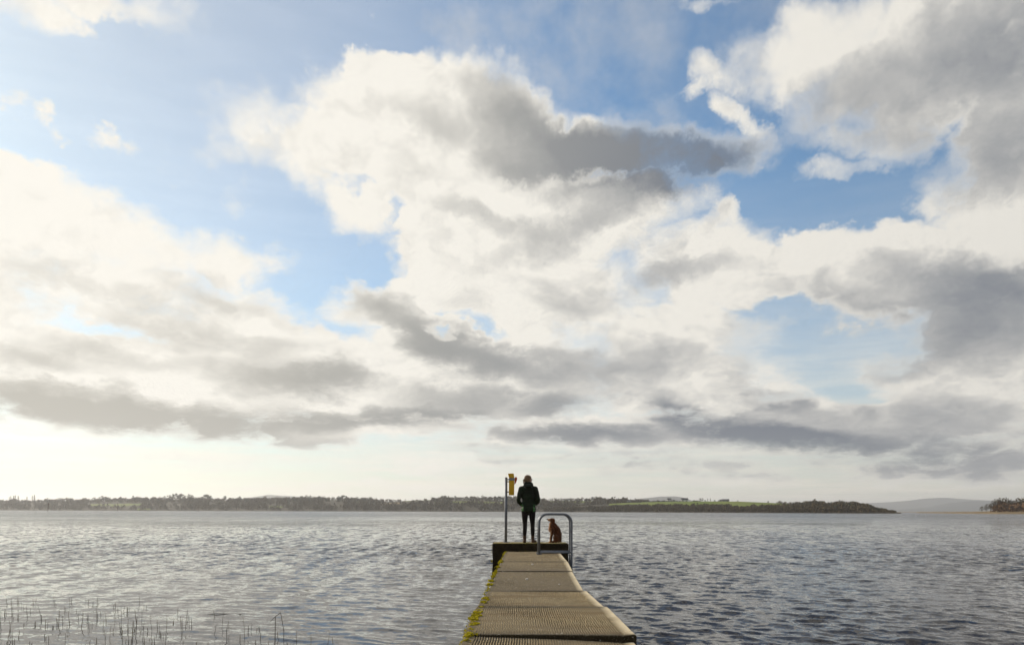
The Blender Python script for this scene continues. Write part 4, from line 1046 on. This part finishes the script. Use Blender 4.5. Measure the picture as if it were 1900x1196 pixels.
for sg in (-1, 1):
    dg_ += [((.070, sg*.075, .10), .072, (.035, sg*.082, .14), .055, (1, .7, 1.15)), ((.035, sg*.082, .14), .050, (.02, sg*.085, .055), .034), ((.06, sg*.085, .028), .026, (-.035, sg*.088, .022), .022), ((-.035, sg*.088, .020), .024, (-.05, sg*.088, .018), .019)]
    fx = -.105 if sg < 0 else -.075
    dg_ += [((-.045, sg*.055, .32), .050, (fx+.035, sg*.055, .215), .034), ((fx+.035, sg*.055, .215), .032, (fx+.012, sg*.052, .11), .024), ((fx+.012, sg*.052, .11), .023, (fx+.006, sg*.052, .035), .021), ((fx+.01, sg*.052, .022), .024, (fx-.022, sg*.052, .017), .020)]
dg_ += [((-.072, 0, .36), .066, (-.066, 0, .455), .056)]
dg_ += [((.17, .02, .045), .032, (.19, .12, .03), .026), ((.19, .12, .03), .026, (.15, .22, .025), .014)]
def furry(c):
    c = Vector((c.x*.94, c.y, c.z))
    return c+Vector((mnoise.noise(c*38), mnoise.noise(c*38+Vector((5, 0, 0))), mnoise.noise(c*30+Vector((0, 8, 0)))))*.0065
dbody = organic('body', dg_, .0085, 3, furry)
obj('body', dbody, dog, m_fur)
def coat(me, n, length, droop, seed, keep=lambda c: True):
    """short hairs standing off a body: thin slivers along the lie of the coat"""
    r2 = rng(seed); v, f = [], []; pl = [p_ for p_ in me.polygons if keep(p_.center)]
    for i in range(n):
        p_ = r2.choice(pl); nr = p_.normal.copy(); c = p_.center.copy()
        d = (nr*r2.uniform(.35, .8)+Vector(droop)+Vector((r2.gauss(0, .2), r2.gauss(0, .2), r2.gauss(0, .2)))).normalized()
        a_ = d.orthogonal().normalized(); a_.rotate(Matrix.Rotation(r2.uniform(0, 6.28), 3, d))
        l_ = length*r2.uniform(.5, 1.2); k = len(v)
        v += [c-nr*.003+a_*.0022, c-nr*.003-a_*.0022, c+d*l_]; f.append((k, k+1, k+2))
    return pymesh('coat', v, f)
m_coat = plain('russet_coat_hairs', (0.10, 0.032, 0.008), (0.20, 0.075, 0.022), 25.0, 0.6, 0.3, 0)
b_ = m_coat.node_tree.nodes['Principled BSDF']; b_.inputs['Sheen Weight'].default_value = 0.4
tag(obj('coat', coat(dbody, 4200, .015, (.15, 0, -.75), 5, lambda c: c.z > .05), dog, m_coat), kind='stuff')
tag(obj('coat', coat(dbody, 700, .024, (-.1, 0, -.8), 6, lambda c: c.x < -.06 and .2 < c.z < .5), dog, plain('sunlit_chest_hairs', (0.5, 0.24, 0.09), (0.62, 0.34, 0.15), 25.0, 0.6, 0.3, 0)), kind='stuff')  # chest hairs coloured paler to stand for sunlight on them
m_ear = plain('dark_russet_ear', (0.10, 0.028, 0.008), (0.15, 0.045, 0.012), 40.0, 0.85, 0.2, 0.006)
for sg in (-1, 1):
    er = [((-.018, sg*.050, .572), .020, (-.004, sg*.060, .530), .027, (1, .45, 1)), ((-.004, sg*.060, .530), .027, (-.008, sg*.062, .480), .018, (1, .45, 1))]
    obj('ear', organic('ear', er, .006, 2, furry), dog, m_ear)
    bm = bmesh.new(); bmesh.ops.create_icosphere(bm, subdivisions=2, radius=.008, matrix=Matrix.Translation((-.082, sg*.034, .574)))
    me = bpy.data.meshes.new('eye'); bm.to_mesh(me); bm.free(); obj('eye', me, dog, m_eye)
bm = bmesh.new(); bmesh.ops.create_icosphere(bm, subdivisions=2, radius=.014, matrix=Matrix.Translation((-.170, 0, .575)))
me = bpy.data.meshes.new('nose'); bm.to_mesh(me); bm.free(); obj('nose', me, dog, m_eye)

# ------------------------------------------------------------------ reeds standing in the shallows
m_reed = plain('dead_reed', (0.10, 0.070, 0.032), (0.20, 0.145, 0.070), 7.0, 0.8, 0.2, 0)
m_reed2 = plain('dark_wet_reed', (0.028, 0.020, 0.012), (0.06, 0.042, 0.022), 7.0, 0.6, 0.3, 0)
REEDS0 = [(65,260,170),(95,200,162),(40,205,170),(5,330,225),(28,270,228),(12,265,235),(150,275,210),(228,290,205),(195,190,165),(182,205,183),(290,192,160),(380,210,157),(388,200,165),(378,315,240),(320,320,235),(350,245,215),(443,330,242),(428,285,250),(418,250,230),(480,335,260),(488,340,300),(475,290,258),(525,285,215),(529,285,250),(547,260,240),(577,300,255),(560,340,290),(573,385,340),(597,400,312),(615,360,335),(628,220,195),(625,300,250),(640,245,220),(660,325,215),(672,240,215),(690,250,212),(703,240,212),(693,350,270),(655,350,300),(665,400,345),(718,400,300),(730,350,290),(742,310,230),(738,390,270),(770,300,232),(757,200,147),(775,410,295),(785,425,380),(765,360,335),(825,350,265),(855,330,287),(825,425,385),(840,425,378),(903,350,262),(898,425,360),(872,365,348),(887,380,365),(965,250,230),(988,355,268),(980,310,270),(993,330,270),(1022,280,230),(1028,325,262),(1042,325,278),(995,415,395),(1065,427,415),(1163,370,315),(1165,275,230),(1205,335,240),(1232,390,310),(1243,325,285),(1243,400,368),(1328,385,262),(1347,360,318),(1363,350,305),(1303,400,365),(1408,345,315),(1394,350,330),(1413,405,355),(1388,425,395),(1508,385,348),(1460,435,400),(1609,420,345),(1688,425,355),(1779,425,352),(1808,425,378),(355,425,360),(265,410,375),(245,390,365),(102,385,345),(45,390,325),(68,410,345),(78,415,390),(45,425,400),(175,430,412),(490,430,398),(522,430,385),(57,350,290),(130,330,305),(195,320,295),(310,310,270),(342,312,265),(365,345,315),(285,340,320),(712,430,345),(683,415,390),(803,350,335),(940,310,290),(1130,430,415),(1560,430,418),(165,245,222),(97,285,255),(120,215,190),(247,325,288),(297,210,190),(505,200,185),(528,185,165),(480,200,178),(467,190,175),(795,225,205),(500,325,300)]
r_ = rng(21)
REEDS = list(REEDS0)
for zx, zb, zt in REEDS0:                      # most stalks grow in small tufts
    if zx < 1100 and r_.random() < .35:
        REEDS.append((zx+r_.uniform(-14, 14), zb+r_.uniform(-8, 8), zb-(zb-zt)*r_.uniform(.25, .7)-2))
def reed_place(x):
    return 'the shallows at the left edge' if x < 300 else ('the left part of the reed patch' if x < 620 else ('the middle of the reed patch' if x < 1000 else 'the sparse right end of the reed patch'))
reed_log = []
for i, (zx, zb, zt) in enumerate(REEDS):
    px, yb, yt = zx/2.923, 1050+zb/2.923, 1050+zt/2.923
    w0 = on_water(px, yb); h = max(.04, (yb-yt)/FPX*w0.y)
    lean = Vector((r_.gauss(0, .07), r_.gauss(0, .08), 1))
    thick_ = r_.uniform(.0022, .0042)
    b_ = MB()
    b_.tube([(0, 0, -.25), lean*0.001, lean*(h*.55)+Vector((r_.gauss(0, .004), 0, 0)), lean*h], [thick_, thick_, thick_*.9, thick_*.55], 6)
    if h > .16 and r_.random() < .35:
        z0 = lean*(h*r_.uniform(.5, .85)); s__ = r_.choice((-1, 1))
        b_.tube([z0, z0+Vector((s__*.025, 0, .02)), z0+Vector((s__*.055, .01, -.005))], [.002, .002, .001], 4)
    dk = r_.random() < .35
    o = b_.build('reed_stalk', m_reed2 if dk else m_reed, None, True); o.location = w0
    size = 'tall' if h > .22 else ('short' if h < .11 else 'broken')
    reed_log.append((o, size, 'dark' if dk else 'tan', reed_place(zx), zx))
kinds_ = {}
for q_ in sorted(reed_log, key=lambda q_: q_[4]): kinds_.setdefault((q_[1], q_[2], q_[3]), []).append(q_[0])
for (size, col, place), lst in kinds_.items():
    for j, o in enumerate(lst):
        which = '' if len(lst) == 1 else ORD(j, len(lst))+' '
        tag(o, f'{which}{size} {col} reed stalk in {place}', 'reed', f'{size} {col} reed stalks in {place}')
# the snapped reed, bent double
def z8(x, y): return x/2.923, 1050+y/2.923
w0 = on_water(*z8(1493, 400)); k8 = w0.y/FPX/2.923
e = empty('bent_reed', w0); tag(e, 'tall reed snapped over into a pointed arch above the water', 'reed')
def B8(x, y, dy=0): return Vector(((x-1493)*k8, dy, (400-y)*k8))
b_ = MB(); b_.tube([B8(1490, 460), B8(1493, 400), B8(1495, 272)], [.005, .005, .004], 6); b_.build('stem', m_reed2, e, True)
b_ = MB(); b_.tube([B8(1462, 304), B8(1495, 271), B8(1523, 250)], [.0015, .0035, .0035], 6); b_.build('bent_top', m_reed2, e, True)
b_ = MB(); b_.tube([B8(1523, 250), B8(1532, 296), B8(1541, 352), B8(1540, 410)], [.0035, .0035, .0035, .003], 6); b_.build('hanging_end', m_reed2, e, True)
b_ = MB(); b_.tube([Vector((-.25, 0, 0)), Vector((-.1, .03, .012)), Vector((.2, .05, .0)), Vector((.3, .02, .012))], [.002, .004, .004, .002], 6)
o = b_.build('floating_reed', m_reed2, None, True); o.location = on_water(1215/2.923, 1050+262/2.923); tag(o, 'thin reed stem lying flat on the water right of the patch', 'reed')

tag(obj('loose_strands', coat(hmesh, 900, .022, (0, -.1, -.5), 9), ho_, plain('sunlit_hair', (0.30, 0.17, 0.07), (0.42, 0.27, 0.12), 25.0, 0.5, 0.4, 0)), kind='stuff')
